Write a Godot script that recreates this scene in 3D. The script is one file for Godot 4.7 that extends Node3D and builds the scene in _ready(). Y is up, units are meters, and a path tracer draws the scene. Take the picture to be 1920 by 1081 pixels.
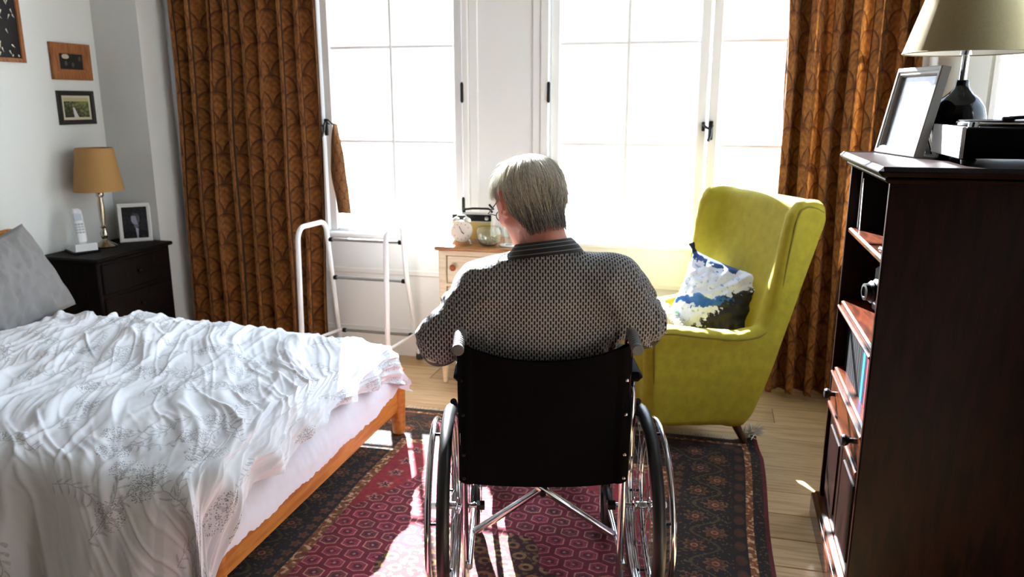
extends Node3D

# ------------------------------------------------------------------ mesh building
class MB:
	var v := PackedVector3Array()
	var uv := PackedVector2Array()
	func tri(a: Vector3, b: Vector3, c: Vector3, ua := Vector2.ZERO, ub := Vector2.ZERO, uc := Vector2.ZERO) -> void:
		v.append(a); v.append(b); v.append(c)
		uv.append(ua); uv.append(ub); uv.append(uc)
	func quad(a: Vector3, b: Vector3, c: Vector3, d: Vector3, uvs := []) -> void:
		if uvs.size() == 4:
			tri(a, b, c, uvs[0], uvs[1], uvs[2]); tri(a, c, d, uvs[0], uvs[2], uvs[3])
		else:
			tri(a, b, c); tri(a, c, d)
	func box(c: Vector3, s: Vector3, bev := 0.0, B := Basis()) -> MB:
		var h := s * 0.5
		bev = minf(bev, minf(h.x, minf(h.y, h.z)) * 0.95)
		var ax := [Vector3.RIGHT, Vector3.UP, Vector3.BACK]
		if bev <= 0.0:
			for i in 3:
				for sg in [1.0, -1.0]:
					var n: Vector3 = ax[i] * sg
					var u: Vector3 = ax[(i + 1) % 3] * sg
					var w: Vector3 = ax[(i + 2) % 3]
					var o: Vector3 = n * h
					quad(c + B * (o - u * h - w * h), c + B * (o + u * h - w * h), c + B * (o + u * h + w * h), c + B * (o - u * h + w * h))
			return self
		var q := h - Vector3.ONE * bev
		for i in 3:
			for sg in [1.0, -1.0]:
				var n: Vector3 = ax[i] * sg
				var u: Vector3 = ax[(i + 1) % 3] * sg
				var w: Vector3 = ax[(i + 2) % 3]
				var o: Vector3 = n * h
				quad(c + B * (o - u * q - w * q), c + B * (o + u * q - w * q), c + B * (o + u * q + w * q), c + B * (o - u * q + w * q))
		for i in 3:                       # edges along axis i
			var a: Vector3 = ax[(i + 1) % 3]
			var b: Vector3 = ax[(i + 2) % 3]
			var e: Vector3 = ax[i]
			for s1 in [1.0, -1.0]:
				for s2 in [1.0, -1.0]:
					var p1: Vector3 = a * s1 * h + b * s2 * q
					var p2: Vector3 = a * s1 * q + b * s2 * h
					var l: Vector3 = e * q * s1 * s2
					quad(c + B * (p1 - l), c + B * (p2 - l), c + B * (p2 + l), c + B * (p1 + l))
		for sx in [1.0, -1.0]:
			for sy in [1.0, -1.0]:
				for sz in [1.0, -1.0]:
					var s3 := Vector3(sx, sy, sz)
					var px := c + B * (s3 * Vector3(h.x, q.y, q.z))
					var py := c + B * (s3 * Vector3(q.x, h.y, q.z))
					var pz := c + B * (s3 * Vector3(q.x, q.y, h.z))
					if sx * sy * sz > 0:
						tri(px, py, pz)
					else:
						tri(px, pz, py)
		return self
	func bar(a: Vector3, b: Vector3, w: float, d: float, bev := 0.0, side := Vector3.RIGHT) -> MB:
		var y := (b - a).normalized()
		var x := (side - y * side.dot(y)).normalized()
		return box((a + b) * 0.5, Vector3(w, a.distance_to(b), d), bev, Basis(x, y, x.cross(y)))
	func tube(pts: Array, r, seg := 10, closed := false, capped := true) -> MB:
		var n := pts.size()
		var rings := []
		var t0: Vector3 = (pts[1] - pts[0]).normalized()
		var nx := t0.cross(Vector3.UP if absf(t0.y) < 0.9 else Vector3.RIGHT).normalized()
		var along := 0.0
		var ls := []
		for i in n:
			var tg: Vector3
			if closed:
				tg = (pts[(i + 1) % n] - pts[(i - 1 + n) % n]).normalized()
			else:
				tg = (pts[mini(i + 1, n - 1)] - pts[maxi(i - 1, 0)]).normalized()
			nx = (nx - tg * nx.dot(tg)).normalized()
			var ny := tg.cross(nx)
			var rr: float = r[i] if r is Array else r
			var ring := PackedVector3Array()
			for k in seg + 1:
				var an := TAU * k / seg
				ring.append(pts[i] + (nx * cos(an) + ny * sin(an)) * rr)
			rings.append(ring)
			if i > 0:
				along += pts[i].distance_to(pts[i - 1])
			ls.append(along)
		for i in (n if closed else n - 1):
			var A: PackedVector3Array = rings[i]
			var C: PackedVector3Array = rings[(i + 1) % n]
			for k in seg:
				quad(A[k], A[k + 1], C[k + 1], C[k], [Vector2(float(k) / seg, ls[i]), Vector2(float(k + 1) / seg, ls[i]), Vector2(float(k + 1) / seg, ls[(i + 1) % n]), Vector2(float(k) / seg, ls[(i + 1) % n])])
		if capped and not closed:
			for k in seg:
				tri(pts[0], rings[0][k + 1], rings[0][k])
				tri(pts[n - 1], rings[n - 1][k], rings[n - 1][k + 1])
		return self
	func lathe(prof: Array, seg := 24, xf := Transform3D()) -> MB:       # prof: Vector2(radius, height) from bottom to top
		for i in prof.size() - 1:
			var a: Vector2 = prof[i]
			var b: Vector2 = prof[i + 1]
			for k in seg:
				var t0 := TAU * k / seg
				var t1 := TAU * (k + 1) / seg
				var p00 := xf * Vector3(a.x * cos(t0), a.y, -a.x * sin(t0))
				var p01 := xf * Vector3(a.x * cos(t1), a.y, -a.x * sin(t1))
				var p10 := xf * Vector3(b.x * cos(t0), b.y, -b.x * sin(t0))
				var p11 := xf * Vector3(b.x * cos(t1), b.y, -b.x * sin(t1))
				if a.x > 1e-6:
					tri(p00, p01, p11 if b.x > 1e-6 else p10)
				if b.x > 1e-6:
					tri(p00, p11, p10)
		return self
	func prism(poly: Array, depth: float, xf := Transform3D(), bev := 0.0) -> MB:   # poly counter-clockwise in xy, extruded from z=0 to z=depth
		var pp := PackedVector2Array(poly)
		var front := pp
		if bev > 0.0:
			var off := Geometry2D.offset_polygon(pp, -bev, Geometry2D.JOIN_MITER)
			if off.size() == 1 and off[0].size() == pp.size():
				front = off[0]
				var best := 0
				for i in front.size():
					if front[i].distance_to(pp[0]) < front[best].distance_to(pp[0]):
						best = i
				var turned := PackedVector2Array()
				for i in front.size():
					turned.append(front[(best + i) % front.size()])
				front = turned
			else:
				bev = 0.0
		var n := pp.size()
		var ids := Geometry2D.triangulate_polygon(front)
		for i in range(0, ids.size(), 3):
			var a := front[ids[i]]
			var b := front[ids[i + 1]]
			var c := front[ids[i + 2]]
			if (b - a).cross(c - a) < 0:
				var t := b
				b = c
				c = t
			tri(xf * Vector3(a.x, a.y, depth), xf * Vector3(b.x, b.y, depth), xf * Vector3(c.x, c.y, depth))
			tri(xf * Vector3(a.x, a.y, 0), xf * Vector3(c.x, c.y, 0), xf * Vector3(b.x, b.y, 0))
		for i in n:
			var a := pp[i]
			var b := pp[(i + 1) % n]
			quad(xf * Vector3(a.x, a.y, bev), xf * Vector3(b.x, b.y, bev), xf * Vector3(b.x, b.y, depth - bev), xf * Vector3(a.x, a.y, depth - bev))
			if bev > 0.0:
				var fa := front[i]
				var fb := front[(i + 1) % n]
				quad(xf * Vector3(a.x, a.y, depth - bev), xf * Vector3(b.x, b.y, depth - bev), xf * Vector3(fb.x, fb.y, depth), xf * Vector3(fa.x, fa.y, depth))
				quad(xf * Vector3(b.x, b.y, bev), xf * Vector3(a.x, a.y, bev), xf * Vector3(fa.x, fa.y, 0), xf * Vector3(fb.x, fb.y, 0))
		return self
	func mesh(crease := 35.0) -> ArrayMesh:
		var n := v.size()
		var fn := PackedVector3Array()
		fn.resize(n / 3)
		var at := {}
		for t in n / 3:
			fn[t] = (v[t * 3 + 1] - v[t * 3]).cross(v[t * 3 + 2] - v[t * 3])
			for k in 3:
				var key := Vector3i((v[t * 3 + k] * 20000.0).round())
				if at.has(key):
					at[key].append(t)
				else:
					at[key] = [t]
		var lim := cos(deg_to_rad(crease))
		var ov := PackedVector3Array()
		var on := PackedVector3Array()
		var ou := PackedVector2Array()
		ov.resize(n); on.resize(n); ou.resize(n)
		for t in n / 3:
			var me := fn[t].normalized()
			for k in 3:
				var i: int = t * 3 + [0, 2, 1][k]
				var s := Vector3.ZERO
				for o in at[Vector3i((v[i] * 20000.0).round())]:
					if fn[o].normalized().dot(me) > lim:
						s += fn[o]
				var w := t * 3 + k
				ov[w] = v[i]
				on[w] = s.normalized() if s.length_squared() > 1e-20 else (me if me.length_squared() > 0.5 else Vector3.UP)
				ou[w] = uv[i]
		var arr := []
		arr.resize(Mesh.ARRAY_MAX)
		arr[Mesh.ARRAY_VERTEX] = ov
		arr[Mesh.ARRAY_NORMAL] = on
		arr[Mesh.ARRAY_TEX_UV] = ou
		var m := ArrayMesh.new()
		m.add_surface_from_arrays(Mesh.PRIMITIVE_TRIANGLES, arr)
		return m

# smooth indexed mesh; triangles given counter-clockwise from outside
func smooth_mesh(p: PackedVector3Array, idx: PackedInt32Array, uvs := PackedVector2Array(), cols := PackedColorArray()) -> ArrayMesh:
	var nn := PackedVector3Array()
	nn.resize(p.size())
	var out := PackedInt32Array()
	out.resize(idx.size())
	for t in range(0, idx.size(), 3):
		var a := idx[t]
		var b := idx[t + 1]
		var c := idx[t + 2]
		var f := (p[b] - p[a]).cross(p[c] - p[a])
		nn[a] += f
		nn[b] += f
		nn[c] += f
		out[t] = a
		out[t + 1] = c
		out[t + 2] = b
	for i in nn.size():
		nn[i] = nn[i].normalized() if nn[i].length_squared() > 1e-24 else Vector3.UP
	var arr := []
	arr.resize(Mesh.ARRAY_MAX)
	arr[Mesh.ARRAY_VERTEX] = p
	arr[Mesh.ARRAY_NORMAL] = nn
	arr[Mesh.ARRAY_INDEX] = out
	if uvs.size() == p.size():
		arr[Mesh.ARRAY_TEX_UV] = uvs
	if cols.size() == p.size():
		arr[Mesh.ARRAY_COLOR] = cols
	var m := ArrayMesh.new()
	m.add_surface_from_arrays(Mesh.PRIMITIVE_TRIANGLES, arr)
	return m

# a sheet of (nu+1) x (nv+1) points; u x v points outwards
func sheet(nu: int, nv: int, f: Callable, uvs := Vector2.ONE, flip := false) -> ArrayMesh:
	var p := PackedVector3Array()
	var t := PackedVector2Array()
	var idx := PackedInt32Array()
	for j in nv + 1:
		for i in nu + 1:
			var u := float(i) / nu
			var w := float(j) / nv
			p.append(f.call(u, w))
			t.append(Vector2(u, w) * uvs)
	for j in nv:
		for i in nu:
			var a := j * (nu + 1) + i
			var q := [a, a + 1, a + nu + 2, a, a + nu + 2, a + nu + 1]
			if flip:
				q = [a, a + nu + 2, a + 1, a, a + nu + 1, a + nu + 2]
			idx.append_array(PackedInt32Array(q))
	return smooth_mesh(p, idx, t)

# ------------------------------------------------------------------ distance field on a grid, meshed by surface nets
class Field:
	var o: Vector3
	var h: float
	var nx: int
	var ny: int
	var nz: int
	var f := PackedFloat32Array()
	func _init(lo: Vector3, hi: Vector3, cell: float) -> void:
		o = lo
		h = cell
		nx = int(ceil((hi.x - lo.x) / h)) + 1
		ny = int(ceil((hi.y - lo.y) / h)) + 1
		nz = int(ceil((hi.z - lo.z) / h)) + 1
		f.resize(nx * ny * nz)
		f.fill(0.5)
	static func smin(a: float, b: float, k: float) -> float:
		var e := maxf(k - absf(a - b), 0.0) / k
		return minf(a, b) - e * e * k * 0.25
	# tapered capsule; sc squeezes space (a flat limb)
	func bone(a: Vector3, b: Vector3, ra: float, rb: float, k := 0.02, sc := Vector3.ONE) -> void:
		var pad := maxf(ra, rb) + k + 3.0 * h
		var pv := Vector3.ONE * pad
		pv = pv / sc
		var lo := (a.min(b) - pv - o) / h
		var hi := (a.max(b) + pv - o) / h
		var A := a * sc
		var AB := b * sc - A
		var l2 := maxf(AB.length_squared(), 1e-9)
		for z in range(maxi(0, int(lo.z)), mini(nz, int(hi.z) + 2)):
			for y in range(maxi(0, int(lo.y)), mini(ny, int(hi.y) + 2)):
				var row := (z * ny + y) * nx
				for x in range(maxi(0, int(lo.x)), mini(nx, int(hi.x) + 2)):
					var p := (o + Vector3(x, y, z) * h) * sc - A
					var t := clampf(p.dot(AB) / l2, 0.0, 1.0)
					var d := (p - AB * t).length() - lerpf(ra, rb, t)
					var i := row + x
					var c := f[i]
					var e := maxf(k - absf(c - d), 0.0) / k
					f[i] = minf(c, d) - e * e * k * 0.25
	func add(lo3: Vector3, hi3: Vector3, fn: Callable, k := 0.02) -> void:
		var lo := (lo3 - o) / h
		var hi := (hi3 - o) / h
		for z in range(maxi(0, int(lo.z)), mini(nz, int(hi.z) + 2)):
			for y in range(maxi(0, int(lo.y)), mini(ny, int(hi.y) + 2)):
				for x in range(maxi(0, int(lo.x)), mini(nx, int(hi.x) + 2)):
					var i := (z * ny + y) * nx + x
					f[i] = smin(f[i], fn.call(o + Vector3(x, y, z) * h), k)
	func cut(fn: Callable) -> void:                # keep where fn < 0
		for z in nz:
			for y in ny:
				for x in nx:
					var i := (z * ny + y) * nx + x
					if f[i] < 0.1:
						f[i] = maxf(f[i], fn.call(o + Vector3(x, y, z) * h))
	func bend(fn: Callable) -> void:               # adds fn to the field near its surface
		for z in nz:
			for y in ny:
				for x in nx:
					var i := (z * ny + y) * nx + x
					if absf(f[i]) < 0.05:
						f[i] += fn.call(o + Vector3(x, y, z) * h)
	func nets() -> Array:
		var p := PackedVector3Array()
		var idx := PackedInt32Array()
		var vid := PackedInt32Array()
		vid.resize(nx * ny * nz)
		vid.fill(-1)
		var ed := [[0, 1], [2, 3], [4, 5], [6, 7], [0, 2], [1, 3], [4, 6], [5, 7], [0, 4], [1, 5], [2, 6], [3, 7]]
		var off := [0, 1, nx, nx + 1, nx * ny, nx * ny + 1, nx * ny + nx, nx * ny + nx + 1]
		var cor := [Vector3(0, 0, 0), Vector3(1, 0, 0), Vector3(0, 1, 0), Vector3(1, 1, 0), Vector3(0, 0, 1), Vector3(1, 0, 1), Vector3(0, 1, 1), Vector3(1, 1, 1)]
		for z in nz - 1:
			for y in ny - 1:
				var row := (z * ny + y) * nx
				for x in nx - 1:
					var i := row + x
					var s := f[i] < 0.0
					if s == (f[i + 1] < 0.0) and s == (f[i + nx] < 0.0) and s == (f[i + nx + 1] < 0.0):
						var j := i + nx * ny
						if s == (f[j] < 0.0) and s == (f[j + 1] < 0.0) and s == (f[j + nx] < 0.0) and s == (f[j + nx + 1] < 0.0):
							continue
					var sum := Vector3.ZERO
					var c := 0
					for e in ed:
						var fa := f[i + off[e[0]]]
						var fb := f[i + off[e[1]]]
						if (fa < 0.0) != (fb < 0.0):
							sum += cor[e[0]].lerp(cor[e[1]], fa / (fa - fb))
							c += 1
					vid[i] = p.size()
					p.append(o + (Vector3(x, y, z) + sum / c) * h)
		var sx := 1
		var sy := nx
		var sz := nx * ny
		for z in range(1, nz - 1):
			for y in range(1, ny - 1):
				var row := (z * ny + y) * nx
				for x in range(1, nx - 1):
					var i := row + x
					var a := f[i] < 0.0
					for ax in 3:
						var st: int = [sx, sy, sz][ax]
						if a == (f[i + st] < 0.0):
							continue
						var u: int = [sy, sz, sx][ax]
						var w: int = [sz, sx, sy][ax]
						var q := [vid[i - u - w], vid[i - w], vid[i], vid[i - u]]
						if q[0] < 0 or q[1] < 0 or q[2] < 0 or q[3] < 0:
							continue
						if a:
							idx.append_array(PackedInt32Array([q[0], q[1], q[2], q[0], q[2], q[3]]))
						else:
							idx.append_array(PackedInt32Array([q[0], q[2], q[1], q[0], q[3], q[2]]))
		return [p, idx]

func nets_mesh(fd: Field) -> ArrayMesh:
	var r := fd.nets()
	return smooth_mesh(r[0], r[1])

# several fields (body, head, hands) in one mesh
func nets_join(fields: Array) -> ArrayMesh:
	var p := PackedVector3Array()
	var idx := PackedInt32Array()
	for e in fields:
		var r: Array = e[0].nets()
		var base := p.size()
		for q in r[0]:
			p.append(e[1] * q)
		for i in r[1]:
			idx.append(base + i)
	return smooth_mesh(p, idx)

# ------------------------------------------------------------------ scene objects
var taken := {}
func numbered(called: String) -> String:
	taken[called] = taken.get(called, 0) + 1
	return called if taken[called] == 1 else "%s_%03d" % [called, taken[called] - 1]

func tag(o: Node3D, label: String, category: String, group := "") -> Node3D:
	o.set_meta("label", label)
	o.set_meta("category", category)
	if group:
		o.set_meta("group", group)
	return o

func thing(called: String, label: String, category: String, at := Vector3.ZERO, turn := 0.0, group := "") -> Node3D:
	var o := Node3D.new()
	o.name = numbered(called)
	add_child(o)
	o.position = at
	o.rotation.y = turn
	tag(o, label, category, group)
	return o

func part(called: String, m: Mesh, mt: Material, parent: Node3D, at := Transform3D(), label := "") -> MeshInstance3D:
	var o := MeshInstance3D.new()
	o.name = called
	var k := 1
	while parent.has_node(NodePath(String(o.name))):
		o.name = "%s_%03d" % [called, k]
		k += 1
	o.mesh = m
	o.material_override = null
	for s in m.get_surface_count():
		o.set_surface_override_material(s, mt)
	o.transform = at
	o.cast_shadow = GeometryInstance3D.SHADOW_CASTING_SETTING_ON
	parent.add_child(o)
	if label:
		o.set_meta("label", label)
	return o

func single(called: String, m: Mesh, mt: Material, label: String, category: String, at := Transform3D(), group := "") -> MeshInstance3D:
	var o := MeshInstance3D.new()
	o.name = numbered(called)
	o.mesh = m
	for s in m.get_surface_count():
		o.set_surface_override_material(s, mt)
	o.transform = at
	add_child(o)
	tag(o, label, category, group)
	return o

func struct(called: String, m: Mesh, mt: Material, label := "") -> MeshInstance3D:
	var o := MeshInstance3D.new()
	o.name = numbered(called)
	o.mesh = m
	for s in m.get_surface_count():
		o.set_surface_override_material(s, mt)
	add_child(o)
	o.set_meta("kind", "structure")
	if label:
		o.set_meta("label", label)
	return o

# ------------------------------------------------------------------ materials
var M := {}
func mat(key: String, c: Color, rough := 0.8, metal := 0.0) -> StandardMaterial3D:
	var m := StandardMaterial3D.new()
	m.resource_name = key
	m.albedo_color = c
	m.roughness = rough
	m.metallic = metal
	M[key] = m
	return m

func noise(freq: float, octaves := 3, kind := FastNoiseLite.TYPE_SIMPLEX_SMOOTH, sd := 1) -> FastNoiseLite:
	var n := FastNoiseLite.new()
	n.noise_type = kind
	n.frequency = freq
	n.fractal_octaves = octaves
	n.seed = sd
	return n

func noise_tex(freq: float, ramp: Array, side := 512, octaves := 4, sd := 1) -> NoiseTexture2D:
	var t := NoiseTexture2D.new()
	t.width = side
	t.height = side
	t.seamless = true
	t.noise = noise(freq, octaves, FastNoiseLite.TYPE_SIMPLEX_SMOOTH, sd)
	if ramp.size():
		var g := Gradient.new()
		g.offsets = PackedFloat32Array(ramp.map(func(e): return e[0]))
		g.colors = PackedColorArray(ramp.map(func(e): return e[1]))
		t.color_ramp = g
	return t

# wood: grain runs along the axis whose scale is small
func wood(key: String, dark: Color, light: Color, scale: Vector3, rough := 0.5, sd := 1) -> StandardMaterial3D:
	var m := mat(key, Color.WHITE, rough)
	m.albedo_texture = noise_tex(0.012, [[0.15, dark], [0.45, dark.lerp(light, 0.55)], [0.6, light], [0.75, dark.lerp(light, 0.7)], [0.9, light]], 512, 5, sd)
	m.uv1_triplanar = true
	m.uv1_scale = scale
	return m

func image_mat(key: String, im: Image, rough := 0.8) -> StandardMaterial3D:
	var m := mat(key, Color.WHITE, rough)
	m.albedo_texture = ImageTexture.create_from_image(im)
	return m

func px(im: Image, x: float, y: float, w: float, h: float, c: Color) -> void:
	im.fill_rect(Rect2i(int(x), int(y), int(maxf(1, w)), int(maxf(1, h))), c)

# ------------------------------------------------------------------ the scene
const EYE := Vector3(0, 1.55, 0)
const WZ := -4.4          # room side of the window wall

func _ready() -> void:
	# camera
	var cam := Camera3D.new()
	cam.name = "camera"
	add_child(cam)
	cam.position = EYE
	cam.rotation = Vector3(deg_to_rad(-13.4), deg_to_rad(14.3), 0)
	cam.fov = rad_to_deg(2.0 * atan(540.5 / 1470.0))
	var lens := CameraAttributesPhysical.new()
	lens.frustum_focal_length = 12.0 * 1470.0 / 540.5
	lens.frustum_focus_distance = 2.12
	lens.frustum_near = 0.05
	lens.frustum_far = 200.0
	lens.exposure_aperture = 5.6
	cam.attributes = lens
	cam.current = true
	# sky: bright white haze outside
	var we := WorldEnvironment.new()
	we.name = "surroundings"
	var env := Environment.new()
	env.background_mode = Environment.BG_SKY
	var sky := Sky.new()
	var sm := ProceduralSkyMaterial.new()
	sm.sky_top_color = Color(0.80, 0.90, 1.0)
	sm.sky_horizon_color = Color(0.97, 0.99, 1.0)
	sm.ground_horizon_color = Color(0.95, 0.96, 0.96)
	sm.ground_bottom_color = Color(0.80, 0.80, 0.79)
	sm.sun_angle_max = 1.0
	sky.sky_material = sm
	env.sky = sky
	env.background_energy_multiplier = 1.0
	env.tonemap_mode = Environment.TONE_MAPPER_LINEAR
	env.tonemap_exposure = 9.2
	env.sdfgi_enabled = true
	env.ssao_enabled = true
	env.ssil_enabled = true
	we.environment = env
	add_child(we)
	# sun, low and from the left through the windows
	var sun := DirectionalLight3D.new()
	sun.name = "sun"
	sun.light_color = Color(0.97, 0.985, 1.0)
	sun.light_energy = 3.0
	sun.light_angular_distance = 0.6
	sun.shadow_enabled = true
	add_child(sun)
	var el := deg_to_rad(31.5)
	var az := deg_to_rad(24.5)
	sun.look_at_from_position(Vector3.ZERO, Vector3(sin(az) * cos(el), -sin(el), cos(az) * cos(el)), Vector3.UP)

	make_materials()
	make_room()
	make_rug()
	make_bed()
	make_curtains()
	make_bookcase()
	make_armchair()
	make_wheelchair()
	make_person()
	make_chest()
	make_nightstand()
	make_walker()
	make_pictures()
	make_chest_items()
	make_bookcase_items()

func c8(r: int, g: int, b: int) -> Color:
	return Color8(r, g, b)

func make_materials() -> void:
	var m := mat("wall_paint", c8(226, 229, 226), 0.9)
	m.albedo_texture = noise_tex(0.006, [[0.0, Color(0.95, 0.95, 0.95)], [1.0, Color.WHITE]], 256, 3, 3)
	m.uv1_triplanar = true
	m.uv1_scale = Vector3(0.4, 0.4, 0.4)
	mat("window_paint", c8(246, 248, 248), 0.45)
	mat("ceiling_paint", c8(168, 164, 157), 0.95)
	mat("back_wall_paper", c8(34, 30, 27), 0.95)
	var g := mat("window_glass", Color(1, 1, 1, 0.04), 0.02)
	g.transparency = BaseMaterial3D.TRANSPARENCY_ALPHA
	mat("black_iron", c8(22, 22, 22), 0.45, 0.3)
	for i in 3:
		wood("floor_oak_%d" % i, [c8(184, 148, 104), c8(194, 160, 114), c8(172, 138, 96)][i], [c8(212, 180, 134), c8(218, 188, 144), c8(202, 170, 124)][i], Vector3(0.35, 6.0, 6.0), 0.42, 11 + i)
	mat("floor_base", c8(38, 28, 20), 0.9)
	wood("bed_beech", c8(176, 104, 36), c8(206, 138, 62), Vector3(5.0, 5.0, 0.5), 0.38, 21)
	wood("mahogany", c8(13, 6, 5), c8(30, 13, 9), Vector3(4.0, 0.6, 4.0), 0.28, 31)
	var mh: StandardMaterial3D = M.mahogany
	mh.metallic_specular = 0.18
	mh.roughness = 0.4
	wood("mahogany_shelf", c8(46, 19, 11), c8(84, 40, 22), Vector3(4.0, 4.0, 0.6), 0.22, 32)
	wood("dark_walnut", c8(10, 6, 5), c8(22, 12, 9), Vector3(3.0, 0.8, 3.0), 0.35, 33)
	M.dark_walnut.roughness = 0.6
	M.dark_walnut.metallic_specular = 0.25
	mat("spoke_steel", c8(120, 122, 126), 0.35, 1.0)
	wood("frame_oak", c8(122, 72, 34), c8(160, 100, 52), Vector3(8, 1.0, 8), 0.5, 35)
	wood("pine_top", c8(150, 92, 44), c8(186, 128, 72), Vector3(0.8, 6.0, 6.0), 0.35, 37)
	wood("pine_pale", c8(224, 204, 166), c8(240, 226, 196), Vector3(0.7, 6.0, 6.0), 0.5, 39)
	wood("chair_leg_wood", c8(52, 28, 14), c8(84, 48, 26), Vector3(6, 1.0, 6), 0.4, 41)
	var ch := mat("chrome", c8(205, 208, 212), 0.12, 1.0)
	ch.metallic_specular = 0.6
	mat("black_plastic", c8(10, 10, 10), 0.5).metallic_specular = 0.35
	mat("black_vinyl", c8(3, 3, 4), 0.8).metallic_specular = 0.2
	mat("tyre_rubber", c8(14, 15, 16), 0.42)
	mat("grip_grey", c8(92, 94, 92), 0.6)
	mat("white_enamel", c8(236, 238, 240), 0.28)
	mat("grey_rubber", c8(66, 66, 64), 0.85)
	mat("white_plastic", c8(226, 228, 230), 0.35)
	mat("white_frame_paint", c8(230, 230, 226), 0.5)
	mat("sheet_cotton", c8(226, 228, 236), 0.95)
	mat("brass", c8(190, 160, 100), 0.28, 1.0)
	mat("silver", c8(200, 192, 172), 0.22, 1.0)

# ------------------------------------------------------------------ room shell
func wall_boxes(list: Array) -> ArrayMesh:      # each [x0, x1, y0, y1, z0, z1]
	var b := MB.new()
	for e in list:
		b.box(Vector3((e[0] + e[1]) / 2.0, (e[2] + e[3]) / 2.0, (e[4] + e[5]) / 2.0), Vector3(e[1] - e[0], e[3] - e[2], e[5] - e[4]))
	return b.mesh()

func make_room() -> void:
	var H := 3.4
	var wp: Material = M.wall_paint
	# window wall with two tall openings
	struct("wall_far", wall_boxes([
		[-3.75, 1.2, 0.0, 0.742, WZ - 0.3, WZ], [-3.75, 1.2, 3.17, H, WZ - 0.3, WZ],
		[-3.75, -2.30, 0.742, 3.17, WZ - 0.3, WZ], [-1.412, -0.907, 0.742, 3.17, WZ - 0.3, WZ], [0.82, 1.2, 0.742, 3.17, WZ - 0.3, WZ]]), M.window_paint)
	struct("wall_left", wall_boxes([[-3.75, -3.55, 0, H, -4.04, 2.2]]), wp)
	struct("wall_alcove", wall_boxes([[-3.75, -3.24, 0, H, WZ, -4.04]]), wp)
	struct("wall_right", wall_boxes([[1.0, 1.2, 0, H, WZ, -3.45], [1.0, 1.2, 0, 0.742, -3.45, -2.45], [1.0, 1.2, 3.17, H, -3.45, -2.45], [1.0, 1.2, 0, H, -2.45, 2.2]]), wp)
	struct("wall_near", wall_boxes([[-3.75, 1.2, 0, H, 2.2, 2.4]]), M.back_wall_paper)
	struct("ceiling", wall_boxes([[-3.75, 1.2, H, H + 0.2, WZ - 0.3, 2.4]]), M.ceiling_paint)
	# floor: dark base, then oak boards laid along x
	var fl := struct("floor", wall_boxes([[-3.75, 1.2, -0.2, -0.014, WZ - 0.3, 2.4]]), M.floor_base)
	var rng := RandomNumberGenerator.new()
	rng.seed = 5
	var z := WZ
	var bw := 0.185
	var shapes := {}
	var row := 0
	while z < 2.15:
		var x := -3.55 - rng.randf() * 1.2
		while x < 1.0:
			var ln: float = [1.1, 1.45, 1.8][rng.randi() % 3]
			var x1 := minf(x + ln, 1.0)
			var x0 := maxf(x, -3.55)
			if x1 - x0 > 0.05:
				var key := "%.3f" % (x1 - x0)
				if not shapes.has(key):
					shapes[key] = MB.new().box(Vector3.ZERO, Vector3(x1 - x0 - 0.0025, 0.014, bw - 0.003), 0.0025).mesh()
				if z < -1.2:
					part("plank", shapes[key], M["floor_oak_%d" % (rng.randi() % 3)], fl, Transform3D(Basis(), Vector3((x0 + x1) / 2, -0.007, z + bw / 2)))
			x += ln
		z += bw
		row += 1
	var rest := MB.new()
	rest.box(Vector3(-1.275, -0.007, 0.5), Vector3(4.55, 0.014, 3.4))
	part("boards_behind", rest.mesh(), M.floor_oak_1, fl).set_meta("kind", "stuff")
	# skirting and panel mouldings
	struct("baseboard_far", wall_boxes([[-3.24, 1.0, 0, 0.15, WZ, WZ + 0.016], [-3.24, 1.0, 0.15, 0.172, WZ, WZ + 0.01]]), M.window_paint)
	struct("baseboard_right", wall_boxes([[0.984, 1.0, 0, 0.15, WZ + 0.016, 2.2]]), M.window_paint)
	struct("baseboard_left", wall_boxes([[-3.55, -3.534, 0, 0.15, -4.04, 2.2]]), M.window_paint)
	for e in [[-3.2, -1.38], [-0.94, 0.86]]:            # window board, rail and panel under each window
		var b := MB.new()
		b.box(Vector3((e[0] + e[1]) / 2, 0.755, WZ + 0.0), Vector3(e[1] - e[0], 0.03, 0.09), 0.008)
		b.box(Vector3((e[0] + e[1]) / 2, 0.53, WZ + 0.008), Vector3(e[1] - e[0], 0.035, 0.016), 0.006)
		for xx in [e[0] + 0.03, e[1] - 0.03]:
			b.box(Vector3(xx, 0.455, WZ + 0.006), Vector3(0.06, 0.57, 0.012), 0.004)
		struct("trim_%d" % (1 if e[0] < -2 else 2), b.mesh(), M.window_paint)
	var pt := MB.new()                                    # casings either side of the pier and its raised panel
	for xx in [[-1.412, -1.372, 0.022], [-1.372, -1.318, 0.012], [-1.002, -0.955, 0.012], [-0.955, -0.907, 0.022]]:
		pt.box(Vector3((xx[0] + xx[1]) / 2, 1.96, WZ + xx[2] / 2), Vector3(xx[1] - xx[0], 2.43, xx[2]), 0.005)
	struct("trim_3", pt.mesh(), M.window_paint)
	make_window(1, [[-2.29, -1.417]], 0)
	make_window(2, [[-0.902, -0.052], [-0.042, 0.815]], 1)
	make_window(3, [[-3.445, -2.455]], 0, Transform3D(Basis(Vector3.UP, -PI / 2), Vector3(1.0, 0, 0)) * Transform3D(Basis(), Vector3(0, 0, -WZ)))

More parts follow.
